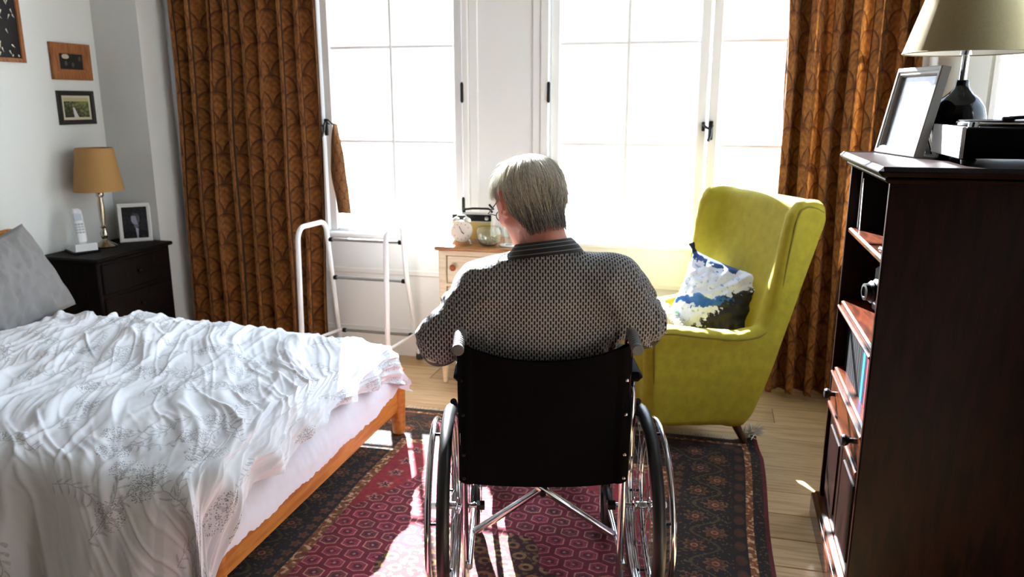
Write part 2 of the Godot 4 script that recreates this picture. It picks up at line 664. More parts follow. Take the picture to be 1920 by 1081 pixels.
func make_window(n: int, leaves: Array, side: int, xf := Transform3D()) -> void:
	var w := Node3D.new()
	w.name = "window_%d" % n
	w.set_meta("kind", "structure")
	add_child(w)
	w.transform = xf
	var y0 := 0.742
	var y1 := 3.165
	var zc := WZ - 0.035
	# fixed frame
	var x0: float = leaves[0][0]
	var x1: float = leaves[leaves.size() - 1][1]
	var fr := MB.new()
	for xx in [x0 - 0.004, x1 + 0.004]:
		fr.box(Vector3(xx, (y0 + y1) / 2, WZ - 0.14), Vector3(0.014, y1 - y0, 0.12))
	fr.box(Vector3((x0 + x1) / 2, y0 + 0.004, WZ - 0.16), Vector3(x1 - x0, 0.012, 0.18))
	fr.box(Vector3((x0 + x1) / 2, y1 - 0.004, WZ - 0.14), Vector3(x1 - x0, 0.014, 0.12))
	part("window_frame", fr.mesh(), M.window_paint, w)
	var rows := 4
	for li in leaves.size():
		var a: float = leaves[li][0]
		var b: float = leaves[li][1]
		var st := 0.052
		var sash := MB.new()
		for xx in [a + st / 2, b - st / 2]:
			sash.box(Vector3(xx, (y0 + y1) / 2, zc), Vector3(st, y1 - y0 - 0.02, 0.05), 0.006)
		sash.box(Vector3((a + b) / 2, y0 + 0.03, zc), Vector3(b - a - 2 * st, 0.04, 0.05), 0.005)
		sash.box(Vector3((a + b) / 2, y1 - 0.035, zc), Vector3(b - a - 2 * st, 0.05, 0.05), 0.005)
		var s := part("sash", sash.mesh(), M.window_paint, w)
		var gx0 := a + st
		var gx1 := b - st
		var gy0 := y0 + 0.05
		var gy1 := y1 - 0.06
		var mid := (gx0 + gx1) / 2
		part("muntin", MB.new().box(Vector3(mid, (gy0 + gy1) / 2, zc), Vector3(0.024, gy1 - gy0, 0.032), 0.006).mesh(), M.window_paint, s)
		for r in range(1, rows):
			var y := gy0 + (gy1 - gy0) * r / rows
			y = [0, 1.317, 1.857, 2.40][r]
			part("muntin", MB.new().box(Vector3(mid, y, zc), Vector3(gx1 - gx0, 0.022, 0.03), 0.006).mesh(), M.window_paint, s)
		var ys := [gy0, 1.317, 1.857, 2.40, gy1]
		for r in rows:
			for c in 2:
				var p0 := gx0 if c == 0 else mid
				var p1 := mid if c == 0 else gx1
				part("pane", MB.new().box(Vector3((p0 + p1) / 2, (ys[r] + ys[r + 1]) / 2, zc - 0.004), Vector3(p1 - p0, ys[r + 1] - ys[r], 0.003)).mesh(), M.window_glass, s)
	# iron hinges beside the pier and the espagnolette handle between the leaves
	var hx: float = leaves[0][1] + 0.008 if side == 0 else leaves[0][0] - 0.004
	for hy in [0.95, 1.6, 2.25, 2.8]:
		var hb := MB.new()
		hb.lathe([Vector2(0, -0.058), Vector2(0.005, -0.056), Vector2(0.0095, -0.048), Vector2(0.0095, 0.048), Vector2(0.005, 0.056), Vector2(0, 0.058)], 12, Transform3D(Basis(), Vector3(hx, hy, WZ + 0.026)))
		part("hinge", hb.mesh(), M.black_iron, w)
	var lx := ((leaves[0][1] if side == 1 else leaves[0][0] - 0.012) as float) + 0.006
	var lt := MB.new()
	lt.box(Vector3(lx + 0.02, 1.40, WZ + 0.002), Vector3(0.024, 0.10, 0.014), 0.004)
	lt.box(Vector3(lx - 0.02, 1.42, WZ + 0.002), Vector3(0.018, 0.05, 0.014), 0.004)
	lt.tube([Vector3(lx - 0.022, 1.43, WZ + 0.012), Vector3(lx, 1.415, WZ + 0.03), Vector3(lx + 0.02, 1.405, WZ + 0.034), Vector3(lx + 0.03, 1.43, WZ + 0.036)], [0.006, 0.008, 0.009, 0.006], 8)
	lt.tube([Vector3(lx + 0.02, 1.405, WZ + 0.03), Vector3(lx + 0.018, 1.37, WZ + 0.04), Vector3(lx + 0.008, 1.345, WZ + 0.044)], [0.009, 0.007, 0.009], 8)
	part("handle", lt.mesh(), M.black_iron, w)

# ------------------------------------------------------------------ rug
func make_rug() -> void:
	var W := 2.02
	var L := 3.1
	var res := 400.0
	var iw := int(W * res)
	var ih := int(L * res)
	var im := Image.create(iw, ih, false, Image.FORMAT_RGB8)
	var n1 := noise(3.0, 3, FastNoiseLite.TYPE_SIMPLEX_SMOOTH, 4)
	var n2 := noise(34.0, 2, FastNoiseLite.TYPE_SIMPLEX_SMOOTH, 8)
	var dark := c8(30, 20, 20)
	var red := c8(136, 30, 40)
	var gold := c8(128, 88, 50)
	var cream := c8(190, 152, 120)
	var plum := c8(98, 28, 50)
	var rust := c8(124, 56, 30)
	var pink := c8(176, 110, 110)
	for j in ih:
		var z := j / res
		var zb := minf(z, L - z)
		for i in iw:
			var x := i / res
			var xb := minf(x, W - x)
			var e := minf(xb, zb)
			var c := dark
			var wob := n2.get_noise_2d(x, z)
			if e < 0.02:
				c = c8(92, 22, 30)
			elif e < 0.43:
				# wide dark border with rosettes and a vine
				var al := z if xb < zb else x
				var bands := e
				if (e > 0.06 and e < 0.085) or (e > 0.385 and e < 0.43):
					var st := fposmod(al * 22.0 + (0.5 if e > 0.40 or (e > 0.06 and e < 0.072) else 0.0), 1.0)
					c = gold if st < 0.62 else rust
					if wob > 0.25:
						c = cream
				elif e > 0.085 and e < 0.14:
					var st2 := Vector2(fposmod(al * 11.0, 1.0) - 0.5, (e - 0.112) * 18.0).length()
					c = c8(78, 38, 26) if st2 < 0.22 else (c8(64, 44, 30) if st2 < 0.36 else dark)
				elif e > 0.33 and e < 0.385:
					var v3 := Vector2(fposmod(al * 17.0, 1.0) - 0.5, (e - 0.357) * 19.0)
					var st3 := v3.length() + 0.09 * cos(v3.angle() * 5.0)
					c = c8(96, 40, 30) if st3 < 0.14 else (c8(98, 68, 42) if st3 < 0.34 else c8(38, 24, 21))
				else:
					var cell := fposmod(al * 9.6, 1.0) - 0.5
					var odd := int(floor(al * 9.6)) % 2
					var q := Vector2(cell / 9.6, e - (0.200 if odd == 0 else 0.272))
					var rr := q.length()
					var an := q.angle()
					var petal := 0.037 + 0.007 * cos(an * 8.0) + 0.006 * wob
					if rr < 0.008:
						c = c8(120, 40, 34)
					elif rr < 0.014:
						c = c8(150, 112, 80)
					elif rr < petal - 0.009:
						c = c8(86, 46, 32) if odd == 0 else c8(66, 36, 28)
					elif rr < petal:
						c = c8(112, 78, 48)
					else:
						var vine := absf(e - 0.235 - 0.05 * sin(al * 9.6 * PI))
						if vine < 0.007:
							c = c8(76, 64, 38)
						elif n2.get_noise_2d(x * 1.4 + 9.0, z * 1.4) > 0.38:
							c = c8(98, 76, 50)
			else:
				# red field, honeycomb cells, a central medallion with a gold lattice
				var cx := x - W / 2
				var cz := z - L * 0.475
				var md := Vector2(cx * 1.25, cz).length() + 0.035 * cos(Vector2(cx, cz).angle() * 8.0)
				var hx := cx / 0.084
				var hz := cz / 0.066
				var r0 := roundf(hz)
				var sh := 0.5 * posmod(int(r0), 2)
				var c0 := roundf(hx - sh) + sh
				var lx := absf(hx - c0) * 0.135
				var lz := absf(hz - r0) * 0.115
				var hd := maxf(lx, lz * 0.95 + lx * 0.42)
				var hsh := fposmod(sin(c0 * 12.9 + r0 * 78.2) * 43758.5, 1.0)
				if md > 0.86:
					c = red.lerp(c8(150, 44, 50), 0.5 + 0.5 * n1.get_noise_2d(x, z))
					var fl := Vector2(fposmod(x * 9.0, 1.0) - 0.5, fposmod(z * 9.0 + 0.5 * posmod(int(floor(x * 9.0)), 2), 1.0) - 0.5)
					var fr := fl.length() + 0.08 * cos(fl.angle() * 5.0)
					if fr < 0.10:
						c = dark
					elif fr < 0.22:
						c = pink
					elif fr < 0.27:
						c = gold
				elif md > 0.40:
					if hd < 0.026:
						c = plum.lerp(c8(70, 26, 40), hsh)
						if lx + lz < 0.012:
							c = pink
						elif wob > 0.35:
							c = c8(130, 60, 70)
					elif hd < 0.044:
						c = c8(140, 44, 62) if hsh < 0.6 else c8(110, 46, 50)
					elif hd < 0.052:
						c = pink.lerp(cream, hsh * 0.7)
					else:
						c = c8(112, 24, 42)
				elif md > 0.20:
					var gx := fposmod(cx / 0.072 + 0.5 * posmod(int(floor(cz / 0.06)), 2), 1.0) - 0.5
					var gz := fposmod(cz / 0.06, 1.0) - 0.5
					var gr := Vector2(gx, gz).length()
					c = c8(66, 26, 32)
					if gr < 0.16:
						c = c8(46, 20, 20)
					elif gr < 0.36:
						c = gold.lerp(cream, 0.5 * hsh)
					elif wob > 0.3:
						c = c8(96, 80, 48)
				else:
					var ra := Vector2(cx, cz)
					var pr := ra.length() + 0.02 * cos(ra.angle() * 8.0)
					c = c8(58, 16, 22)
					if pr < 0.05:
						c = c8(150, 44, 60)
					elif pr < 0.07:
						c = gold
					elif pr > 0.13 and pr < 0.145:
						c = gold
					elif wob > 0.22:
						c = c8(126, 50, 46)
			var k := 1.0 + 0.16 * wob + 0.12 * n1.get_noise_2d(x * 4.0, z * 4.0)
			im.set_pixel(i, j, Color(c.r * k, c.g * k, c.b * k))
	var m := image_mat("persian_wool", im, 0.97)
	m.texture_repeat = false
	var hm := noise_tex(0.35, [], 256, 2, 6)
	m.normal_enabled = false
	m.rim_enabled = true
	m.rim = 0.15
	m.rim_tint = 0.6
	# slightly uneven sheet, far right corner curled up
	var x0 := -1.735
	var z0 := -3.575
	var nz := noise(1.3, 2, FastNoiseLite.TYPE_SIMPLEX_SMOOTH, 12)
	var f := func(u: float, w: float) -> Vector3:
		var e := minf(minf(u, 1.0 - u) * W, minf(w, 1.0 - w) * L)
		var curl := maxf(0.0, 1.0 - Vector2((1.0 - u) * W, w * L).length() / 0.16)
		var lift := curl * curl * 0.07
		return Vector3(x0 + u * W - curl * 0.03 + 0.006 * sin(w * 17.0), minf(0.010, e * 2.0) + 0.002 + 0.003 * (nz.get_noise_2d(u * 3.0, w * 4.0) + 1.0) * minf(1.0, e * 8.0) + lift, z0 + w * L + curl * 0.03 + 0.004 * sin(u * 13.0))
	var rug := thing("rug", "worn red persian rug with dark flowered border under the wheelchair and bed", "rug", Vector3.ZERO)
	part("pile", sheet(90, 130, f, Vector2(1, 1), true), m, rug)
	var fm := mat("rug_fringe_cotton", c8(222, 212, 192), 0.95)
	var fb := MB.new()
	var rg := RandomNumberGenerator.new()
	rg.seed = 3
	for k in 260:
		var u := (k + rg.randf()) / 260.0
		var p: Vector3 = f.call(u, 0.0)
		var q := p + Vector3(rg.randf_range(-0.012, 0.012), 0.004, -rg.randf_range(0.02, 0.035))
		q.y = maxf(0.003, p.y + 0.002)
		fb.tube([p + Vector3(0, 0.003, 0.004), p.lerp(q, 0.5) + Vector3(0, 0.002, 0), q], [0.0016, 0.0014, 0.0010], 4, false, false)
	part("fringe", fb.mesh(60), fm, rug).set_meta("kind", "stuff")
	# frayed tuft at the curled corner
	var tf := MB.new()
	for k in 150:
		var p: Vector3 = f.call(1.0 - rg.randf() * 0.04, rg.randf() * 0.008)
		var dirv := Vector3(rg.randf_range(-0.2, 1.0), rg.randf_range(-0.1, 0.7), rg.randf_range(-0.6, 0.5)).normalized()
		var q := p + dirv * rg.randf_range(0.025, 0.06)
		q.y = maxf(q.y, 0.004)
		tf.tube([p, p.lerp(q, 0.5) + Vector3(0, 0.006, 0), q], [0.0034, 0.0028, 0.0016], 4, false, false)
	part("tassel", tf.mesh(60), fm, rug).set_meta("kind", "stuff")

# ------------------------------------------------------------------ bed
func make_bed() -> void:
	var bed := thing("bed", "wooden bed frame with honey coloured rail and round corner posts", "bed", Vector3(0, 0.012, 0))
	var X := -1.364
	var rail := MB.new()
	rail.box(Vector3(X - 0.018, 0.215, -2.515), Vector3(0.036, 0.175, 1.42), 0.008)
	part("foot_rail", rail.mesh(), M.bed_beech, bed)
	for z in [-3.225, -1.80]:
		var p := MB.new()
		p.lathe([Vector2(0, 0), Vector2(0.027, 0.0), Vector2(0.031, 0.02), Vector2(0.034, 0.15), Vector2(0.036, 0.30), Vector2(0.034, 0.318), Vector2(0.024, 0.326), Vector2(0, 0.328)], 24, Transform3D(Basis(), Vector3(X - 0.012, 0.012, z)))
		part("post", p.mesh(), M.bed_beech, bed)
		var s := MB.new()
		s.box(Vector3((X - 3.49) / 2, 0.215, z), Vector3(-3.49 - X, 0.17, 0.034).abs(), 0.006)
		part("side_rail", s.mesh(), M.bed_beech, bed)
	var hd := MB.new()
	hd.box(Vector3(-3.495, 0.62, -2.48), Vector3(0.035, 0.56, 1.52), 0.012)
	part("headboard", hd.mesh(), M.bed_beech, bed)
	for z in [-3.225, -1.80]:
		part("headboard_post", MB.new().box(Vector3(-3.495, 0.45, z), Vector3(0.05, 0.9, 0.05), 0.01).mesh(), M.bed_beech, bed)
	# mattress in a white sheet, the sheet hanging loosely over the rail
	var n := noise(2.2, 3, FastNoiseLite.TYPE_SIMPLEX_SMOOTH, 41)
	var mt := thing("mattress", "mattress in a loose white cotton sheet bulging over the wooden foot rail", "mattress")
	part("body", MB.new().box(Vector3(-2.44, 0.345, -2.48), Vector3(2.04, 0.25, 1.44), 0.06).mesh(50), M.sheet_cotton, mt)
	var f := func(u: float, w: float) -> Vector3:
		var z := -3.17 + u * 1.40
		var edge := 0.250 + 0.05 * maxf(0.0, (-2.9 - z) / 0.3) + 0.035 * maxf(0.0, (z + 1.95) / 0.5) + 0.012 * n.get_noise_1d(z * 3.0) + 0.006 * n.get_noise_1d(z * 14.0)
		var y := lerpf(0.47, edge, w)
		var out := X + 0.012 + 0.035 * sin(minf(1.0, w * 1.15) * PI * 0.5) * (0.75 + 0.30 * n.get_noise_2d(z * 0.9, w * 0.6)) + 0.003 * n.get_noise_2d(z * 4.0, w * 1.5) - 0.09 * (1.0 - w) * (1.0 - w)
		return Vector3(out, y, z)
	part("sheet", sheet(170, 24, f, Vector2.ONE, false), M.sheet_cotton, mt)
	make_duvet()
	make_pillow()

var duvet_pattern: Image

func duvet_image() -> Image:
	var s := 1400
	var im := Image.create(s, s, false, Image.FORMAT_RGB8)
	im.fill(c8(232, 234, 238))
	var rg := RandomNumberGenerator.new()
	rg.seed = 77
	for k in 46:                                       # pale sprigs printed on the cotton
		var p := Vector2(rg.randf() * s, rg.randf() * s)
		var an := rg.randf() * TAU
		var ink := c8(178, 180, 184).lerp(c8(150, 152, 156), rg.randf())
		for st in 90:
			an += rg.randf_range(-0.09, 0.09)
			p += Vector2.from_angle(an) * 2.4
			px(im, fposmod(p.x, s - 4), fposmod(p.y, s - 4), 2, 2, ink)
			if st % 6 == 0:
				var side := an + (0.9 if (st / 6) % 2 == 0 else -0.9)
				for q in 34:
					var d := Vector2.from_angle(side + 0.012 * q) * q
					var wd := int(1 + 5.0 * sin(q / 34.0 * PI))
					if q % 3 != 0 or st % 4 == 0:
						px(im, fposmod(p.x + d.x, s - 8), fposmod(p.y + d.y, s - 8), wd, wd, ink.lerp(c8(232, 234, 238), 0.35 + 0.4 * rg.randf()))
		for q in 240:                                  # a flower head of dots
			var d := Vector2.from_angle(rg.randf() * TAU) * sqrt(rg.randf()) * 46.0
			px(im, fposmod(p.x + d.x, s - 8), fposmod(p.y + d.y, s - 8), 3, 2, ink.lerp(c8(120, 122, 126), rg.randf() * 0.7))
	return im

func crest(n: float, w: float) -> float:                # a rounded fold along a contour of the noise
	return exp(-(n * n) / (w * w))

func make_duvet() -> void:
	var x0 := -3.10                                    # towards the pillow
	var x1 := -1.37                                    # mattress edge at the foot
	var za := -3.17                                    # far edge
	var zb := -1.665                                    # near edge
	var low := noise(0.9, 2, FastNoiseLite.TYPE_SIMPLEX_SMOOTH, 51)
	var mid := noise(2.6, 2, FastNoiseLite.TYPE_SIMPLEX_SMOOTH, 52)
	var fold := noise(1.0, 2, FastNoiseLite.TYPE_SIMPLEX_SMOOTH, 53)
	var fold2 := noise(1.0, 2, FastNoiseLite.TYPE_SIMPLEX_SMOOTH, 54)
	var fine := noise(11.0, 3, FastNoiseLite.TYPE_SIMPLEX_SMOOTH, 55)
	var nu := 420
	var nv := 400
	var p := PackedVector3Array()
	var t := PackedVector2Array()
	var idx := PackedInt32Array()
	var R := 0.10
	for j in nv + 1:
		for i in nu + 1:
			# cloth coordinates in metres, past the edges the cloth hangs
			var cx := x0 + (i / float(nu)) * (x1 - x0 + 0.34)
			var cz := za - 0.14 + (j / float(nv)) * (zb - za + 0.14 + 0.62)
			var dx := maxf(0.0, cx - x1 + R)
			var dzn := maxf(0.0, cz - zb + R)
			var dzf := maxf(0.0, za + R - cz)
			# hem length at the foot: longer near the far corner, a wedge of sheet shows in the middle
			var hemw := clampf((cz - za) / (zb - za), 0.0, 1.3)
			var keep := 0.27 - 0.10 * sin(clampf(hemw * 1.08, 0.0, 1.0) * PI) + 0.30 * smoothstep(0.88, 1.05, hemw) + 0.012 * sin(cz * 11.0)
			dx = dx * keep / 0.44
			var pos := Vector3(cx, 0.0, cz)
			var nrm := Vector3.UP
			var drop := 0.0
			var outx := 0.0
			if dx > 0.0:
				var a := minf(dx / R, PI * 0.5)
				outx = R * sin(a)
				drop = R * (1.0 - cos(a)) + maxf(0.0, dx - R * PI * 0.5)
				pos.x = x1 - R + outx + 0.050
				nrm += Vector3(sin(a) * 2.0, -sin(a), 0)
			else:
				pos.x += 0.035 * smoothstep(-1.9, x1 - R, cx)
			var dz := maxf(dzn, dzf)
			if dz > 0.0:
				var a := minf(dz / R, PI * 0.5)
				var sgn := 1.0 if dzn > 0.0 else -1.0
				pos.z = (zb - R if sgn > 0 else za + R) + sgn * (R * sin(a) + 0.16 * maxf(0.0, dz - R * PI * 0.5))
				var dropz := R * (1.0 - cos(a)) + maxf(0.0, dz - R * PI * 0.5)
				drop = maxf(drop, dropz) + 0.15 * minf(drop, dropz)
				nrm += Vector3(0, -sin(a), sgn * sin(a) * 2.0)
			nrm = nrm.normalized()
			# plump quilt, long pulled folds fanning from the far side, small creases
			var y := 0.545 + 0.036 * low.get_noise_2d(cx, cz) + 0.012 * mid.get_noise_2d(cx, cz)
			y -= 0.035 * smoothstep(-2.4, x1, cx) * smoothstep(-2.3, za, cz)
			pos.y = y - drop
			var wx := cx + 0.055 * low.get_noise_2d(cx * 1.4 + 4.0, cz * 1.4)
			var wz := cz + 0.055 * low.get_noise_2d(cx * 1.4, cz * 1.4 + 7.0)
			var w1 := crest(fold.get_noise_2d((0.90 * wx - 0.44 * wz) * 4.2, (0.44 * wx + 0.90 * wz) * 0.36), 0.20)
			var w2 := crest(fold2.get_noise_2d((0.99 * wx - 0.10 * wz) * 6.4 + 5.0, (0.99 * wz + 0.10 * wx) * 0.62 + 3.0), 0.18)
			var w3 := crest(fold2.get_noise_2d((0.66 * wx - 0.75 * wz) * 7.0 + 15.0, (0.75 * wx + 0.66 * wz) * 0.8 + 31.0), 0.16)
			var w5 := crest(fold.get_noise_2d((0.84 * wx - 0.54 * wz) * 13.0 + 50.0, (0.54 * wx + 0.84 * wz) * 1.3 + 9.0), 0.20)
			var amp := 0.25 + 0.75 * smoothstep(-0.3, 0.4, low.get_noise_2d(cx * 1.5 + 20.0, cz * 1.5))
			var amp3 := smoothstep(-0.1, 0.4, low.get_noise_2d(cx * 1.3 + 40.0, cz * 1.3 + 5.0))
			var disp := 0.026 * w1 * amp + 0.013 * w2 * (1.1 - amp) + 0.009 * w3 * amp3 + 0.0055 * w5 * (0.3 + 0.7 * amp) + 0.0008 * fine.get_noise_2d(cx * 1.5, cz * 1.5)
			if dx > 0.05:                                  # hanging folds at the foot
				var hang := smoothstep(0.02, 0.25, dx)
				disp += hang * (0.026 * sin(cz * 26.0 + 3.0 * fold.get_noise_1d(cz * 2.0)) + 0.02 * fold.get_noise_1d(cz * 7.0))
			if dzn > 0.05:
				var hang2 := smoothstep(0.02, 0.4, dzn)
				disp += hang2 * 0.032 * sin(cx * 15.0 + 4.0 * fold2.get_noise_1d(cx * 2.0))
			pos += nrm * (disp - 0.012)
			p.append(pos)
			t.append(Vector2(cx * 0.72, cz * 0.72))
	for j in nv:
		for i in nu:
			var a := j * (nu + 1) + i
			idx.append_array(PackedInt32Array([a, a + nu + 2, a + 1, a, a + nu + 1, a + nu + 2]))
	var m := image_mat("duvet_cotton", duvet_image(), 0.92)
	m.rim_enabled = true
	m.rim = 0.2
	single("duvet", smooth_mesh(p, idx, t), m, "rumpled white duvet with faint grey flower print spread over the bed", "duvet")

func cushion_mesh(w: float, h: float, d: float, n: int, wr: float, sd: int, pinch := 0.35) -> ArrayMesh:
	# a stuffed square: two bulging faces that meet in a seam, corners drawn out
	var ns := noise(3.2 / w, 3, FastNoiseLite.TYPE_SIMPLEX_SMOOTH, sd)
	var p := PackedVector3Array()
	var t := PackedVector2Array()
	var idx := PackedInt32Array()
	for s in [1.0, -1.0]:
		var base := p.size()
		for j in n + 1:
			for i in n + 1:
				var u := i / float(n) * 2.0 - 1.0
				var q := j / float(n) * 2.0 - 1.0
				var inx := 1.0 - 0.06 * (1.0 - u * u) * pinch * 2.0
				var iny := 1.0 - 0.06 * (1.0 - q * q) * pinch * 2.0
				var bul := pow(maxf(0.0, (1.0 - u * u) * (1.0 - q * q)), 0.42)
				var edge := 1.0 - maxf(absf(u), absf(q))
				var radial := 0.5 + 0.5 * cos(atan2(q, u) * 12.0 + sd)
				var z: float = d * 0.5 * bul + wr * ns.get_noise_2d(u * w * 1.5, q * h * 1.1 + s * 9.0) * minf(1.0, edge * 4.0) - wr * 0.8 * radial * smoothstep(0.0, 0.15, edge) * (1.0 - smoothstep(0.15, 0.6, edge))
				p.append(Vector3(u * w * 0.5 * iny, q * h * 0.5 * inx, s * z))
				t.append(Vector2(u * 0.5 + 0.5, 0.5 - q * 0.5))
		for j in n:
			for i in n:
				var a := base + j * (n + 1) + i
				if s > 0:
					idx.append_array(PackedInt32Array([a, a + 1, a + n + 2, a, a + n + 2, a + n + 1]))
				else:
					idx.append_array(PackedInt32Array([a, a + n + 2, a + 1, a, a + n + 1, a + n + 2]))
	return smooth_mesh(p, idx, t)

func make_pillow() -> void:
	var m := mat("pillow_grey_cotton", c8(140, 138, 138), 0.95)
	var B := Basis(Vector3.UP, deg_to_rad(96)) * Basis(Vector3.RIGHT, deg_to_rad(-24)) * Basis(Vector3.BACK, deg_to_rad(8))
	single("pillow", cushion_mesh(0.66, 0.48, 0.23, 44, 0.020, 61, 0.6), m, "plain grey pillow leaning against the headboard beside the nightstand", "pillow", Transform3D(B, Vector3(-3.265, 0.685, -2.955)))

# ------------------------------------------------------------------ curtains
func curtain_image() -> Image:
	var w := 512
	var h := 768
	var im := Image.create(w, h, false, Image.FORMAT_RGB8)
	var n := noise(0.03, 3, FastNoiseLite.TYPE_SIMPLEX_SMOOTH, 71)
	var cw := w / 4.0
	var chh := h / 4.0
	var base := c8(162, 104, 48)
	var dark := c8(74, 36, 14)
	for j in h:
		for i in w:
			# overlapping feathers hanging down, in half-drop rows
			var best := base
			var done := false
			var r0 := int(floor(j / (chh * 0.5)))
			for k in [-2, -1, 0]:
				if done:
					continue
				var r: int = r0 + k + 0
				var cy := (r + 0.0) * chh * 0.5
				var off := 0.5 * posmod(r, 2)
				var c := floorf(i / cw - off)
				var lx := (i / cw - off - c) - 0.5
				var ly := (j - cy) / chh
				if ly < 0.0 or ly > 1.15:
					continue
				var half := 0.5 * (1.0 if ly < 0.55 else sqrt(maxf(0.0, 1.0 - pow((ly - 0.55) / 0.5, 2.0))))
				if absf(lx) < half:
					done = true
					var e := (half - absf(lx))
					var tip := 1.05 - ly
					var b := smoothstep(-0.05, 0.16, minf(e, tip))
					var vein := 0.5 + 0.5 * sin((ly * 26.0 + absf(lx) * 30.0))
					var stem := 1.0 - smoothstep(0.0, 0.035, absf(lx))
					var hh := fposmod(sin(posmod(int(c), 4) * 12.9 + posmod(r, 8) * 78.2) * 43758.5, 1.0)
					best = dark.lerp(base.lerp(c8(190, 128, 62), hh * 0.7), b)
					best = best.lerp(dark, 0.22 * vein * (0.4 + 0.6 * ly) + 0.12 * stem + 0.3 * hh * ly)
			var g := 1.0 + 0.22 * n.get_noise_2d(i, j)
			im.set_pixel(i, h - 1 - j, Color(best.r * g, best.g * g, best.b * g))
	return im

func make_curtains() -> void:
	var im := curtain_image()
	var m := image_mat("curtain_cloth", im, 0.85)
	m.rim_enabled = true
	m.rim = 0.12
	m.rim_tint = 0.8
	m.backlight_enabled = true
	m.backlight = Color(0.42, 0.42, 0.42)
	M["curtain_cloth"] = m
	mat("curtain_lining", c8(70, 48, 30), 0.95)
	var n := noise(0.8, 2, FastNoiseLite.TYPE_SIMPLEX_SMOOTH, 81)
	for c in 2:
		var xa0: float = [-3.15, 0.275][c]
		var xb0: float = [-2.205, 0.95][c]
		var xa1: float = [-3.185, 0.34][c]
		var xb1: float = [-2.26, 0.93][c]
		var folds: float = [8.0, 6.5][c]
		var f := func(u: float, w: float) -> Vector3:
			var y := lerpf(3.25, 0.03, w)
			var xa := lerpf(xa0, xa1, w)
			var xb := lerpf(xb0, xb1, w)
			var ph := u * folds * TAU + 1.3 * n.get_noise_2d(u * 6.0, w * 0.7) + 0.9 * n.get_noise_2d(u * 3.0 + 9.0, w * 2.2)
			var amp := 0.050 + 0.022 * n.get_noise_2d(u * 5.0 + 30.0, w * 1.2)
			return Vector3(lerpf(xa, xb, u) + 0.026 * cos(ph) + 0.010 * sin(ph * 2.0), y, -4.225 + amp * sin(ph) + 0.012 * sin(ph * 2.0 + 1.0))
		var mm := sheet(int(folds * 26), 70, f, Vector2(4.3 if c == 0 else 3.4, 4.4), true)
		var lb := "heavy brown feather patterned curtain on the left, behind the bed" if c == 0 else "heavy brown feather patterned curtain glowing orange, behind the armchair and bookcase"
		var cu := single("curtain", mm, m, lb, "curtain", Transform3D(), "curtains beside the windows")
		# dark lining widths behind the cloth; the sun shines through where they part
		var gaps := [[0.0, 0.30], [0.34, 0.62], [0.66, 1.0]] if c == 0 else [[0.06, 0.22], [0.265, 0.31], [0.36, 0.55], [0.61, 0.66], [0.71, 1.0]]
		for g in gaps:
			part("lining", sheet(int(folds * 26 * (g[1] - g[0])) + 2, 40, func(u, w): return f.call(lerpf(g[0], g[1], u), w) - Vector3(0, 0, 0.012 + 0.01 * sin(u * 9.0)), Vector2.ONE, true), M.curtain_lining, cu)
	# tie-back of the same cloth hung on the window handle
	var g := func(u: float, w: float) -> Vector3:
		var y := lerpf(1.425, 0.895, w)
		var cx := -2.19 + 0.035 * w + 0.018 * sin(w * 3.0) * 0.0
		var hw := 0.012 + 0.042 * sin(minf(1.0, w * 1.25) * PI * 0.62) * (1.0 - 0.25 * w)
		return Vector3(cx - 0.012 * sin(w * PI) + (u - 0.5) * 2.0 * hw, y - 0.01 * absf(u - 0.5), WZ + 0.058 + 0.02 * sin(u * PI) + 0.004 * sin(w * 14.0))
	var tm: StandardMaterial3D = m.duplicate()
	tm.backlight_enabled = false
	tm.albedo_color = Color(0.82, 0.86, 0.92)
	var tb := thing("curtain_tieback", "brown patterned curtain tie hanging from the black window handle", "curtain tie")
	part("strap", sheet(10, 40, g, Vector2(0.5, 1.2), true), tm, tb)
	part("strap_lining", sheet(10, 40, func(u, w): return g.call(u, w) - Vector3(0, 0, 0.006), Vector2(0.5, 1.2), false), tm, tb)
	part("loop", MB.new().tube([Vector3(-2.20, 1.418, WZ + 0.066), Vector3(-2.235, 1.445, WZ + 0.055), Vector3(-2.26, 1.435, WZ + 0.05), Vector3(-2.225, 1.42, WZ + 0.06)], 0.005, 6).mesh(), M.black_iron, tb)

